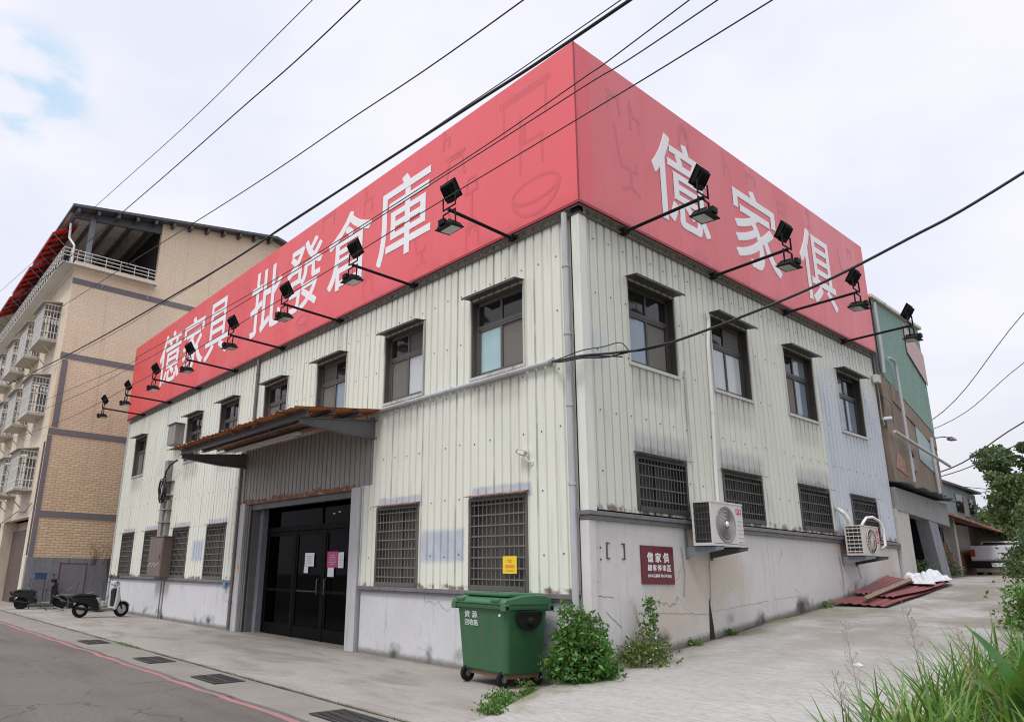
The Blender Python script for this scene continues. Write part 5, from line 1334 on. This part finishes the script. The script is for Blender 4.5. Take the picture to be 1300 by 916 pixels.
# ------------------------------------------------------------------ beige tiled apartment building
AP = thing('apartment_building', 'five storey beige tiled apartment building with caged windows and dark sloping roof', 'building')
GX, GY = -25.0, -2.35
def roofz(y): return 16.38+(y+2.77)*.168
mb = MB()
mb.prism([(GX, 1.0, 1.85), (GX, 7.2, 1.85), (GX, 7.2, roofz(7.2)-.1), (GX, 1.0, roofz(1.0)-.1)], (-.25, 0, 0)); mb.box(GX-.25, GX, GY, 1.0, 1.85, 14.05)
mb.build('tiled_wall', M['tile'], AP)
mb = MB(); mb.box(GX-.26, GX+.03, GY-.02, 7.2, -.05, 1.85); mb.build('plinth', M['plinth'], AP)
for z in (13.15, 9.88, 6.72, 3.48):
    mb = MB(); mb.box(GX, GX+.02, GY, 7.2, z-.12, z+.12); mb.build('tile_band', M['tileband'], AP)
mb = MB(); mb.box(GX, GX+.022, GY+.10, GY+.32, 6.9, 9.7); mb.box(GX, GX+.022, GY-.004, GY+.17, 1.85, 6.55); mb.build('tile_band', M['tileband'], AP)
mb = MB(); mb.box(-62, GX-.26, GY, GY+.3, 3.4, 14.05); mb.box(-62, GX-.26, GY+.6, GY+.8, 0, 3.4); mb.box(GX-1.0, GX-.26, GY, GY+.6, 0, 3.4); mb.box(-32.2, -31.4, GY, GY+.6, 0, 3.4)
mb.build('street_wall', M['stucco'], AP)
mb = MB(); mb.box(-31.3, GX-1.1, GY+.4, GY+.58, 0, 3.0); mb.box(-62, -32.3, GY+.4, GY+.58, 0, 3.0); mb.build('shopfront', M['brown'], AP)
mb = MB(); mb.box(-62, GX-.3, 7.0, 7.2, 0, 17); mb.box(-62, -61.8, GY+.4, 7.0, 0, 14); mb.box(-62, GX-.3, GY+3.5, GY+3.6, 13.9, 17.0); mb.box(-61.7, GX-.27, GY+.32, 7.0, 13.8, 14.0); mb.build('rear_wall', M['roof_d'], AP)
# roof sheet with purlins, open terrace below it
mb = MB(); y0, y1, y2 = -2.85, 6.5, 7.6
for a, b, fa, fb in ((y0, y1, roofz(y0), roofz(y1)), (y1, y2, roofz(y1), roofz(y1)-.28)):
    mb.hexa([(-62, a, fa-.12), (GX+.45, a, fa-.12), (GX+.45, b, fb-.12), (-62, b, fb-.12)], [(-62, a, fa), (GX+.45, a, fa), (GX+.45, b, fb), (-62, b, fb)])
roof = mb.build('roof', M['roof_d'], AP)
mb = MB(); y = -2.6
while y < 6.5: mb.box(-40, GX+.40, y-.06, y+.06, roofz(y)-.34, roofz(y)-.15); y += .80
mb.build('purlin', M['roof_d'], roof)
mb = MB(); mb.box(GX-.2, GX-.05, GY+.35, GY+.55, 14.05, roofz(GY+.4)-.15); mb.build('terrace_post', M['steelblue'], AP)
mb = MB(); mb.prism([(GX-.2, GY-.3, roofz(GY-.3)-.14), (GX-.2, 1.0, roofz(1.)-.14), (GX-.2, 1.0, roofz(1.)-.60), (GX-.2, GY-.3, roofz(GY-.3)-.42)], (.15, 0, 0)); mb.build('terrace_beam', M['roof_d'], AP)
mb = MB(); mb.hexa([(-50, -2.8, roofz(-2.8)-.135), (GX-.3, -2.8, roofz(-2.8)-.135), (GX-.3, 1.0, roofz(1.)-.135), (-50, 1.0, roofz(1.)-.135)], [(-50, -2.8, roofz(-2.8)-.125), (GX-.3, -2.8, roofz(-2.8)-.125), (GX-.3, 1.0, roofz(1.)-.125), (-50, 1.0, roofz(1.)-.125)]); mb.build('ceiling', M['soffit'], AP)
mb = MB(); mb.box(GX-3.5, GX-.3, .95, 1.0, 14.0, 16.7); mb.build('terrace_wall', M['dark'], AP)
mb = MB()
for z in (14.30, 14.46, 14.62): 
    mb.tube([(GX+.35, GY-.55, z-.25), (GX+.35, 1.0, z-.25)], .02, 5); mb.tube([(GX+.35, GY-.55, z-.25), (-60, GY-.55, z-.25)], .02, 5)
y = GY-.55
while y < 1.05: mb.tube([(GX+.35, y, 13.78), (GX+.35, y, 14.38)], .016, 5); y += .27 if y < -2 else .59
x = GX+.35
while x > -60: mb.tube([(x, GY-.55, 13.78), (x, GY-.55, 14.38)], .016, 5); x -= .5
mb.box(GX+.02, GX+.36, GY-.56, 1.0, 13.74, 13.78); mb.box(-60, GX+.018, GY-.56, GY-.02, 13.735, 13.775)
for y in (-1.2, .7): mb.tube([(GX+.05, y, 13.1), (GX+.33, y, 13.74)], .014, 5)
mb.build('railing', M['whitebar'], AP)
# street awnings under the roof edge, red with dark ribs
for k, (xa, xb) in enumerate(((-26.3, -30.4), (-31.2, -35.6), (-36.4, -41))):
    mb = MB(); n = 9
    for i in range(n):
        a = xa+(xb-xa)*i/n; b = xa+(xb-xa)*(i+1)/n
        mb.hexa([(a, GY+.1, 16.15), (b, GY+.1, 16.15), (b, GY-.80, 15.55), (a, GY-.80, 15.55)], [(a, GY+.1, 16.2), (b, GY+.1, 16.2), (b, GY-.80, 15.6), (a, GY-.80, 15.6)], i % 2)
    aw = mb.build('awning', [M['red_awn'], M['awn_d']], AP)
    mb = MB(); mb.box(min(xa, xb), max(xa, xb), GY-.825, GY-.805, 15.46, 15.60, 0)
    for i in range(4): x = xa+(xb-xa)*i/3; mb.tube([(x, GY-.78, 15.52), (x, GY-.1, 14.95)], .02, 5, 1)
    mb.build('awning_frame', [M['red_awn'], M['steelblue']], aw)
mb = MB(); mb.tube([(GX-.6, GY-.3, 15.9), (GX-.55, GY-.28, 15.2), (GX-.25, GY-.1, 14.8), (GX-.25, GY-.1, 14.0)], .05, 8); mb.build('drainpipe', M['pvc_w'], AP)
def cage(x0, x1, z0, z1, dep=.62):
    """projecting window cage on the street wall"""
    w = MB(); w.box(x0, x1, GY-.012, GY, z0+.1, z1-.1); win = w.build('caged_window', M['glass_dark'], AP)
    mb = MB(); y0 = GY-dep
    mb.box(x0-.05, x1+.05, y0-.05, GY, z0-.07, z0); b = mb.build('cage_tray', M['cage_base'], win)
    mb = MB(); mb.hexa([(x0-.1, GY, z1+.12), (x1+.1, GY, z1+.12), (x1+.1, y0-.15, z1), (x0-.1, y0-.15, z1)], [(x0-.1, GY, z1+.16), (x1+.1, GY, z1+.16), (x1+.1, y0-.15, z1+.03), (x0-.1, y0-.15, z1+.03)]); mb.build('cage_hood', M['cage_base'], win)
    mb = MB()
    for x in (x0, x1):
        for k in range(6): y = GY-.02-(dep-.02)*k/5; mb.tube([(x, y, z0), (x, y, z1)], .016, 4)
        for z in (z0+.05, z0+.35, z0+(z1-z0)*.55, z1-.3, z1-.03): mb.box(x-.012, x+.012, y0, GY, z-.02, z+.02)
    n = int((x1-x0)/.16)
    for k in range(n+1): x = x0+(x1-x0)*k/n; mb.tube([(x, y0, z0), (x, y0, z1)], .016, 4)
    for z in (z0+.05, z0+.35, z0+(z1-z0)*.55, z1-.3, z1-.03): mb.box(x0, x1, y0-.012, y0+.012, z-.02, z+.02)
    mb.build('cage_bars', M['whitebar'], win)
    for x in (x0+.15, x1-.15): mb = MB(); mb.tube([(x, GY-.02, z0-.62), (x, y0+.05, z0-.08)], .022, 5); mb.build('cage_strut', M['cage_base'], win)
for z0, z1 in ((10.75, 12.35), (7.58, 9.15), (4.50, 6.05)):
    for x1 in (-26.3, -29.7, -33.1, -36.5, -40.2): cage(x1-2.0, x1, z0, z1)
mb = MB(); mb.tube([(GX-.5, GY-.07, 3.9), (GX-1.5, GY-.1, 3.6), (GX-3, GY-.1, 3.7), (GX-7, GY-.12, 3.3)], .02, 5); mb.tube([(GX-.15, GY-.03, 6.3), (GX-.15, GY-.03, 1.9)], .03, 6); mb.build('wall_cable', M['steel_grey'], AP)

# ------------------------------------------------------------------ derelict neighbour beyond the side wall
NB = thing('derelict_house', 'run down neighbouring house with green sheet upper storey and brown concrete below', 'house')
NX, N0, N1 = .10, 11.52, 15.05
corr = MB(); per = .16; y = N0+.1
pr = []
while y < N1: pr.append((y, .012 if int((y-N0)/per*2) % 2 else 0.)); y += per/2
for (a, ha), (b, hb) in zip(pr, pr[1:]): 
    ta = 8.62-.02*(a-N0); tb = 8.62-.02*(b-N0)
    ba = 6.62-.33*(a-N0); bb = 6.62-.33*(b-N0)
    corr.face([(NX+ha, a, ba), (NX+hb, b, bb), (NX+hb, b, tb), (NX+ha, a, ta)])
corr.build('green_sheet_wall', M['green_sheet'], NB)
mb = MB(); mb.box(NX-6, NX-.02, N0+.1, N1, 5.1, 8.5); mb.build('upper_storey', M['paint_grey'], NB)
mb = MB(); mb.hexa([(NX-6, N0, 8.62), (NX+.08, N0, 8.62), (NX+.08, N1+.05, 8.55), (NX-6, N1+.05, 8.55)], [(NX-6, N0, 8.70), (NX+.08, N0, 8.70), (NX+.08, N1+.05, 8.63), (NX-6, N1+.05, 8.63)]); mb.build('roof_trim', M['soffit'], NB)
mb = MB(); mb.prism([(NX, N0+.02, 3.85), (NX, N1-.05, 3.65), (NX, N1-.05, 5.45), (NX, N0+.02, 6.60)], (-.3, 0, 0)); mb.build('upper_wall', M['brownwall'], NB)
mb = MB(); mb.prism([(NX+.005, N0+.6, 6.38), (NX+.005, N1-.1, 5.38), (NX+.005, N1-.1, 5.02), (NX+.005, N0+.6, 5.95)], (.02, 0, 0)); mb.build('concrete_band', M['brownwall'], NB)
mb = MB(); mb.prism([(NX+.006, 13.5, 4.6), (NX+.006, 14.75, 4.25), (NX+.006, 14.75, 5.0), (NX+.006, 13.5, 5.55)], (.012, 0, 0)); mb.build('patched_sheet', M['shed_blue'], NB)
mb = MB(); mb.box(NX+.004, NX+.012, 12.75, 13.05, 4.25, 4.75); w = mb.build('window', M['glass_dark'], NB)
mb = MB(); mb.box(NX+.012, NX+.04, 12.72, 13.08, 4.72, 4.77); mb.box(NX+.012, NX+.04, 12.72, 13.08, 4.22, 4.26); mb.build('window_frame', M['timber'], w)
mb = MB(); mb.prism([(NX+.005, 11.75, 4.2), (NX+.005, 12.4, 4.05), (NX+.005, 12.35, 4.45), (NX+.005, 11.9, 4.6)], (.008, 0, 0)); mb.build('bare_brick', M['brick'], NB)
# ledge, beam, leaning columns, dark opening
mb = MB()
g = random.Random(3); y = N0-.1; vs = []
while y < N1+.1:
    e = NX+.26+g.uniform(-.12, .08); zz = 3.84-.05*(y-N0)+g.uniform(-.02, .02); vs.append((y, e, zz)); y += g.uniform(.06, .16)
for (ya, ea, za), (yb, eb_, zb) in zip(vs, vs[1:]): mb.hexa([(NX-.2, ya, za), (ea, ya, za-.06), (eb_, yb, zb-.06), (NX-.2, yb, zb)], [(NX-.2, ya, za+.03), (ea, ya, za-.035), (eb_, yb, zb-.035), (NX-.2, yb, zb+.03)])
mb.build('broken_ledge', M['roof_d'], NB)
mb = MB(); mb.prism([(NX, N0-.1, 3.15), (NX, N1, 2.95), (NX, N1, 3.55), (NX, N0-.1, 3.70)], (-.25, 0, 0)); mb.build('beam', M['beam_grey'], NB)
mb = MB(); mb.box(NX-.35, NX-.02, N0-.18, 12.15, 1.4, 3.18); mb.build('ground_wall', M['white_wall'], NB)
mb = MB(); mb.hexa([(NX-.32, 14.0, 1.4), (NX-.02, 14.0, 1.4), (NX-.02, 14.65, 1.4), (NX-.32, 14.65, 1.4)], [(NX-.32, 13.5, 3.05), (NX-.02, 13.5, 3.05), (NX-.02, 14.1, 3.05), (NX-.32, 14.1, 3.05)]); mb.build('column', M['paint_grey'], NB)
mb = MB(); mb.box(NX-.9, NX-.6, 13.0, 13.35, 1.4, 3.1); mb.build('column', M['paint_grey'], NB)
mb = MB(); mb.box(NX-3, NX-2.9, N0, N1+.3, 1.3, 3.8); mb.box(NX-3, NX-.3, N1+.2, N1+.3, 1.3, 3.7); mb.build('dark_recess', M['dark'], NB)
mb = MB(); mb.box(NX-6, NX-.3, N1-.25, N1-.05, 3.2, 5.5); mb.box(NX-6, NX-.36, N0-.1, N0+.15, 1.4, 6.7); mb.build('end_wall', M['brownwall'], NB)
mb = MB()
mb.tube([(NX+.06, 11.70, 8.5), (NX+.06, 11.72, 7.1), (NX+.04, 11.72, 6.6)], .04, 7); mb.tube([(NX+.12, 12.0, 7.05), (NX+.12, 12.35, 7.02), (NX+.12, 12.4, 6.9), (NX+.12, 12.45, 3.9)], .035, 7)
mb.tube([(NX+.06, 14.45, 5.3), (NX+.06, 14.45, 3.7)], .04, 7); mb.tube([(NX+.15, 11.5, 5.05), (NX+.25, 14.95, 4.55)], .04, 7); mb.build('drainpipe', M['pvc'], NB)
mb = MB(); mb.tube([(.06, 11.38, 7.0), (.06, 11.38, 5.4)], .02, 6); mb.tube([(.1, 11.42, 6.0), (.25, 11.6, 5.75), (.2, 11.7, 5.3)], .012, 5); mb.build('thin_cable', M['post_mid'], NB)
mb = MB(); mb.prism([(NX+.03, 13.75, 7.58), (NX+.03, 15.0, 6.86), (NX+.03, 15.0, 7.75), (NX+.03, 13.75, 8.42)], (.015, 0, 0)); tag(mb.build('faded_banner', M['banner']), 'faded pink advertising banner on the green sheet wall', 'banner')
cm = thing('security_camera', 'small white security camera on the far end edge of the side wall', 'camera', (.05, 11.45, 5.35))
mb = MB(); mb.box(-.02, .20, -.04, .04, 0, .07); mb.build('camera_body', M['paper'], cm, bevel=.01); mb = MB(); mb.tube([(0, 0, 0), (0, .05, -.1), (-.05, .1, -.12)], .015, 5); mb.build('mount', M['paper'], cm)
eb = thing('meter_box', 'small grey junction box at the top far end of the side wall', 'box', (.06, 11.2, 6.25))
mb = MB(); mb.box(0, .12, -.10, .12, 0, .2); mb.build('box_body', M['case'], eb, bevel=.008); mb = MB(); mb.tube([(.06, 0, 0), (.05, .05, -.4), (.04, .04, -.9)], .012, 5); mb.build('lead_wire', M['duct'], eb)
wl_ = thing('wall_lamp', 'small dark lamp on a short bracket at the derelict house far edge', 'lamp', (.12, 14.9, 5.35))
mb = MB(); mb.tube([(0, 0, 0), (.12, .3, .06), (.2, .6, .06)], .018, 6); mb.build('bracket', M['steel_grey'], wl_); mb = MB(); mb.hexa([(.12, .55, .0), (.28, .55, .0), (.28, .95, .02), (.12, .95, .02)], [(.15, .58, .09), (.25, .58, .09), (.25, .9, .08), (.15, .9, .08)]); mb.build('lamp_shade', M['steel_grey'], wl_)

# sheds farther along the lane
SH = thing('blue_shed', 'pale blue sheet shed with dark gable opening beyond the derelict house', 'shed')
mb = MB(); mb.box(-9, -3.3, 23.5, 31.5, 3.9, 5.35); mb.prism([(-3.3, 23.5, 5.35), (-3.3, 31.5, 5.35), (-3.3, 24.2, 5.75)], (-5.7, 0, 0)); mb.build('upper_wall', M['shed_blue'], SH)
mb = MB(); mb.hexa([(-9.2, 23.3, 5.6), (-3.1, 23.3, 5.6), (-3.1, 31.8, 5.42), (-9.2, 31.8, 5.42)], [(-9.2, 23.3, 5.68), (-3.1, 23.3, 5.68), (-3.1, 31.8, 5.50), (-9.2, 31.8, 5.50)]); mb.build('roof', M['ledge'], SH)
mb = MB(); mb.box(-3.295, -3.27, 28.6, 29.5, 4.45, 5.2); mb.box(-3.295, -3.27, 30.2, 31.0, 4.45, 5.1); mb.build('window', M['glass_dark'], SH)
mb = MB(); mb.box(-3.285, -3.25, 29.55, 30.15, 4.3, 5.2); mb.build('shutter', M['white_wall'], SH)
mb = MB(); mb.box(-9, -3.4, 23.5, 31.5, 1.7, 3.9); mb.build('lower_wall', M['dark'], SH)
BS = thing('brick_shed', 'low brick shed with rusty red sloping roof behind the white pickup', 'shed')
mb = MB(); mb.hexa([(-3.35, 15.6, 4.15), (-.55, 15.8, 3.55), (-2.0, 33, 3.35), (-3.6, 33, 3.9)], [(-3.35, 15.6, 4.23), (-.55, 15.8, 3.63), (-2.0, 33, 3.43), (-3.6, 33, 3.98)]); mb.build('roof', M['shed_roof'], BS)
mb = MB(); mb.box(-3.2, -1.6, 16.2, 16.4, 1.5, 3.7); mb.box(-1.75, -1.55, 16.4, 20.5, 1.5, 2.75); mb.box(-2.6, -2.4, 20.5, 33, 1.5, 2.6); mb.build('brick_wall', M['brick'], BS)
mb = MB(); mb.box(-1.95, -1.75, 16.4, 20.5, 2.75, 3.75); mb.box(-2.8, -2.6, 20.5, 27, 2.6, 3.7); mb.build('upper_wall', M['white_wall'], BS)
mb = MB(); mb.box(-2.59, -2.57, 21.2, 23.8, 2.7, 3.5); mb.box(-1.74, -1.72, 17.2, 18.8, 2.85, 3.5); mb.build('window', M['carglass'], BS)
mb = MB()
for y in (16.1, 20.4):
    mb = MB(); mb.box(-1.45, -1.28, y, y+.2, 1.5, 3.72); mb.build('post', M['white_wall'], BS)
mb = MB(); mb.box(-2.8, -2.6, 27, 33, 2.6, 3.7); mb.build('orange_wall', M['timber'], BS)

# white pickup seen from behind
CR = thing('pickup_truck', 'white pickup truck seen from behind at the far end of the lane', 'pickup truck', (-1.32, 25.0, 1.80), rad(8))
mb = MB(); mb.box(-.80, .80, 0, 1.9, .50, 1.05); mb.box(-.80, .80, -.03, 0, .55, 1.06); mb.build('cargo_bed', M['car'], CR, bevel=.03)
mb = MB(); loft(mb, [[(-.78, 1.9, .4), (.78, 1.9, .4), (.66, 2.05, 1.30), (-.66, 2.05, 1.30)], [(-.78, 3.9, .4), (.78, 3.9, .4), (.66, 3.2, 1.30), (-.66, 3.2, 1.30)]]); cabn = mb.build('cab', M['car'], CR, bevel=.05)
mb = MB(); mb.face([(-.60, 1.925, 1.08), (.60, 1.925, 1.08), (.56, 1.97, 1.26), (-.56, 1.97, 1.26)]); mb.build('rear_window', M['carglass'], cabn)
mb = MB(); mb.box(-.82, .82, -.10, .05, .26, .48); mb.build('bumper', M['scoot_b'], CR, bevel=.02)
mb = MB(); mb.box(-.70, .70, -.06, .05, .10, .24); mb.build('valance', M['duct'], CR)
for x in (-.72, .72): mb = MB(); mb.box(x-.07, x+.07, -.05, -.02, .66, .92); mb.build('tail_light', M['taillight'], CR)
mb = MB(); mb.box(-.2, .2, -.125, -.108, .29, .43); mb.build('number_plate', M['paper'], CR)
for x in (-.68, .68):
    for y in (.75, 3.2):
        mb = MB(); mb.lathe([(.15, -.09), (.28, -.09), (.30, 0), (.28, .09), (.15, .09)], (x, y, .30), 'x', 22, caps=False); w = mb.build('wheel', M['blackrub'], CR); mb = MB(); mb.lathe([(.15, -.07), (.05, -.05), (.05, .05), (.15, .07)], (x, y, .30), 'x', 16); mb.build('rim', M['chrome'], w)

# ------------------------------------------------------------------ overhead cables
def cable(label, pts, r, mat='cable_f', group=None, name='overhead_cable'):
    P = [Vector(p) for p in pts]; mb = MB(); out = []
    for i in range(len(P)-1):        # Catmull-Rom through the measured points
        p0 = P[max(0, i-1)]; p1 = P[i]; p2 = P[i+1]; p3 = P[min(len(P)-1, i+2)]
        for k in range(8):
            t = k/8; out.append(.5*((2*p1)+(p2-p0)*t+(2*p0-5*p1+4*p2-p3)*t*t+(3*p1-p0-3*p2+p3)*t**3))
    out.append(P[-1]); mb.tube(out, r, 6)
    return tag(mb.build(name, M[mat], smooth=True), label, 'cable', group)
Y_ = lambda y, L: [(x, y, z) for x, z in L]
GRP = 'cables crossing over the street'
cable('thin pale cable highest at the upper left, crossing over the apartment roof', Y_(-4, [(10, 8.3), (-1.6, 9.69), (-6.26, 10.24), (-12.23, 11.2), (-33.1, 14.65), (-60, 19.2)]), .008, 'cable_f', GRP)
cable('thin dark cable second from the upper left, ending over the apartment roof', Y_(-4, [(10, 8.1), (-.22, 8.71), (-4.17, 9.15), (-11.1, 10.05), (-24, 11.9), (-60, 17.5)]), .011, 'cable_f', GRP)
cable('single cable crossing the sky between the apartment roof and the picture top middle', Y_(-2.5, [(12, 7.9), (1.27, 8.56), (-2.97, 9.02), (-7.11, 9.51), (-15.01, 10.62), (-29.79, 12.67), (-60, 17)]), .011, 'cable_f', GRP)
cable('thickest black cable passing just above the sign corner', Y_(-2.5, [(12, 7.3), (2.78, 7.45), (.15, 7.56), (-4.49, 7.82), (-9.52, 8.12), (-24.87, 9.54), (-60, 13.5)]), .021, 'cable', GRP)
cable('thin wire running alongside the thickest black cable', Y_(-2.5, [(12, 7.35), (2.68, 7.53), (.06, 7.60), (-4.48, 7.79), (-11.96, 8.25), (-22.47, 9.15), (-60, 13)]), .007, 'cable_f', GRP)
cable('uppermost of three thin black wires crossing the red sign', Y_(-2.5, [(12, 7.8), (3.49, 6.97), (2.1, 6.86), (-.34, 6.79), (-5.58, 6.83), (-13.23, 7.15), (-18.06, 7.42), (-60, 11)]), .0075, 'cable_f', GRP)
cable('middle of three thin black wires crossing the red sign', Y_(-2.5, [(12, 7.2), (3.81, 6.77), (2.09, 6.75), (-.6, 6.74), (-5.57, 6.74), (-13.12, 6.92), (-25, 7.6), (-60, 10.5)]), .0075, 'cable_f', GRP)
cable('lowest of three thin black wires crossing the red sign and corner', Y_(-2.5, [(12, 6.6), (4.3, 6.42), (2.08, 6.39), (-.58, 6.38), (-5.5, 6.32), (-13.56, 6.38), (-25.95, 6.87), (-60, 9.5)]), .0075, 'cable_f', GRP)
cable('heavy black service cable rising from the corner conduit across the side wall to the right', [(-.50, -.10, 4.635), (-.22, -.24, 4.56), (.12, -.16, 4.57), (.50, .20, 4.61), (1.07, .60, 4.70), (2.61, 1.20, 5.13), (3.85, 1.60, 5.60), (5.04, 2.0, 6.17), (9, 3.3, 8.4), (16, 5.6, 13)], .019, 'cable')
cable('second loose black strand beside the service cable at the building corner', [(-.52, -.10, 4.625), (-.2, -.28, 4.52), (.14, -.20, 4.52), (.35, .10, 4.55), (.65, .32, 4.62), (1.10, .61, 4.71)], .012, 'cable', 'loose strands at the corner')
cable('upper loose black strand bowing above the service cable', [(-.52, -.09, 4.64), (-.2, -.22, 4.60), (.10, -.14, 4.66), (.14, .3, 4.80), (.16, .7, 4.95), (.05, 1.05, 4.93)], .008, 'cable', 'loose strands at the corner')
cable('lower loose black strand with a stub end under the service cable', [(-.52, -.09, 4.62), (-.2, -.25, 4.54), (.12, -.18, 4.55), (.2, .2, 4.62), (.3, .55, 4.66)], .010, 'cable', 'loose strands at the corner')
FG = 'distant wires at the right'
cable('steeply rising distant wire at the right, uppermost', [(6, 22.5, 15.2), (1.44, 21.55, 10.35), (-1.61, 20.87, 6.95), (-6, 20.0, 5.6)], .014, 'cable_f', FG)
cable('second steep distant wire at the right', [(6, 22.5, 12.2), (1.18, 21.51, 8.64), (-1.3, 20.95, 6.78), (-6, 20.1, 5.6)], .012, 'cable_f', FG)
cable('heavier distant wire low at the right, rising over the sheds', [(6, 22.6, 9.6), (.89, 21.45, 6.66), (-1.62, 20.86, 5.15), (-6, 20.0, 4.6)], .022, 'cable_f', FG)
cable('lowest distant wire at the right over the shed roof', [(6, 22.6, 8.4), (.79, 21.43, 6.01), (-1.69, 20.84, 4.99), (-6, 20.2, 4.5)], .016, 'cable_f', FG)
cable('nearly level distant wire between shed roof and dark trees', [(3, 40, 6.6), (-1, 34, 5.6), (-3.5, 30, 5.65)], .014, 'cable_f', FG)

# ------------------------------------------------------------------ world, sun, camera
w = bpy.data.worlds.new('World'); SC.world = w; w.use_nodes = True
nt = w.node_tree; N = nt.nodes; L = nt.links; bg = N['Background']
SUN = Vector((.12, -.52, .85)).normalized()
sky = N.new('ShaderNodeTexSky'); sky.sky_type = 'NISHITA'; sky.sun_disc = False
sky.sun_elevation = math.asin(SUN.z); sky.sun_rotation = math.atan2(SUN.x, SUN.y); sky.air_density = 1.; sky.dust_density = 1.5
tc = N.new('ShaderNodeTexCoord')
def wn(sc, det, vec):
    n = N.new('ShaderNodeTexNoise'); n.inputs['Scale'].default_value = sc; n.inputs['Detail'].default_value = det; L.new(vec, n.inputs['Vector']); return n.outputs['Fac']
def wr(v, a, b, lo, hi):
    n = N.new('ShaderNodeMapRange'); n.interpolation_type = 'SMOOTHSTEP'; L.new(v, n.inputs[0])
    for i, q in enumerate((a, b, lo, hi)): n.inputs[i+1].default_value = q
    return n.outputs[0]
def wm(op, a, b):
    n = N.new('ShaderNodeMath'); n.operation = op
    for i, q in enumerate((a, b)):
        if isinstance(q, (int, float)): n.inputs[i].default_value = q
        else: L.new(q, n.inputs[i])
    return n.outputs[0]
gen = tc.outputs['Generated']
mp = N.new('ShaderNodeMapping'); mp.inputs['Scale'].default_value = (1, 1, 2.2); L.new(gen, mp.inputs[0])
cl = wn(2.3, 7, mp.outputs[0])
mixc = N.new('ShaderNodeMix'); mixc.data_type = 'RGBA'; L.new(wr(cl, .35, .65, 0, 1), mixc.inputs[0])
mixc.inputs[6].default_value = (7.0, 7.2, 8.2, 1); mixc.inputs[7].default_value = (8.2, 8.1, 8.65, 1)
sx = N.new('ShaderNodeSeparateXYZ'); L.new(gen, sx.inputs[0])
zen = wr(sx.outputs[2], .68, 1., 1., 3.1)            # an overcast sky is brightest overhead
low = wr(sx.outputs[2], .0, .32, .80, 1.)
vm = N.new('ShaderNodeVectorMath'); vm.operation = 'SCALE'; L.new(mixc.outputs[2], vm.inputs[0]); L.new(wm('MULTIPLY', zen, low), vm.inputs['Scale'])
dp = N.new('ShaderNodeVectorMath'); dp.operation = 'DOT_PRODUCT'; L.new(gen, dp.inputs[0]); dp.inputs[1].default_value = Vector((-.846, .0715, .528)).normalized()
hole = wm('MULTIPLY', wr(dp.outputs['Value'], .9962, .9996, 0, 1), wr(wn(13, 6, mp.outputs[0]), .42, .62, 0, .48))
mx = N.new('ShaderNodeMix'); mx.data_type = 'RGBA'; L.new(hole, mx.inputs[0]); L.new(vm.outputs[0], mx.inputs[6])
bl = N.new('ShaderNodeMix'); bl.data_type = 'RGBA'; bl.inputs[0].default_value = .8; L.new(sky.outputs[0], bl.inputs[6]); bl.inputs[7].default_value = (2.6, 6.2, 9.0, 1); L.new(bl.outputs[2], mx.inputs[7])
mx2 = N.new('ShaderNodeMix'); mx2.data_type = 'RGBA'; mx2.inputs[0].default_value = .06; L.new(mx.outputs[2], mx2.inputs[6]); L.new(sky.outputs[0], mx2.inputs[7])
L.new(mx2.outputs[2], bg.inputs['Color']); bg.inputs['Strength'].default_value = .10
sl = bpy.data.lights.new('sun', 'SUN'); sl.energy = 1.5; sl.angle = rad(16); sl.color = (1, .97, .92)
so = bpy.data.objects.new('sun', sl); COL.objects.link(so); so.rotation_euler = SUN.to_track_quat('Z', 'Y').to_euler()

cam = bpy.data.cameras.new('camera'); co = bpy.data.objects.new('camera', cam); COL.objects.link(co); SC.camera = co
yaw, pitch, roll = 0.8851452402428961, 0.26207045774741095, 0.017782983262301884
f = Vector((-math.sin(yaw)*math.cos(pitch), math.cos(yaw)*math.cos(pitch), math.sin(pitch)))
r0 = Vector((math.cos(yaw), math.sin(yaw), 0)); u0 = r0.cross(f)
r1 = r0*math.cos(roll)+u0*math.sin(roll); u1 = -r0*math.sin(roll)+u0*math.cos(roll)
co.matrix_world = Matrix(((r1.x, u1.x, -f.x, 6.478622), (r1.y, u1.y, -f.y, -8.022547), (r1.z, u1.z, -f.z, 1.468527), (0, 0, 0, 1)))
cam.sensor_fit = 'HORIZONTAL'; cam.sensor_width = 36; cam.lens = 906.506/1300*36
cam.shift_x = (650-559.022)/1300; cam.shift_y = (485.644-458)/1300
cam.clip_start = .05; cam.clip_end = 2000
SC.render.resolution_x = 1024; SC.render.resolution_y = 721
vs_ = SC.view_settings; vs_.view_transform = 'Standard'; vs_.look = 'None'; vs_.exposure = .3; vs_.gamma = 1; vs_.use_curve_mapping = False
SC.cycles.max_bounces = 6; SC.cycles.transparent_max_bounces = 8; SC.cycles.use_denoising = True; SC.cycles.filter_width = 1.1
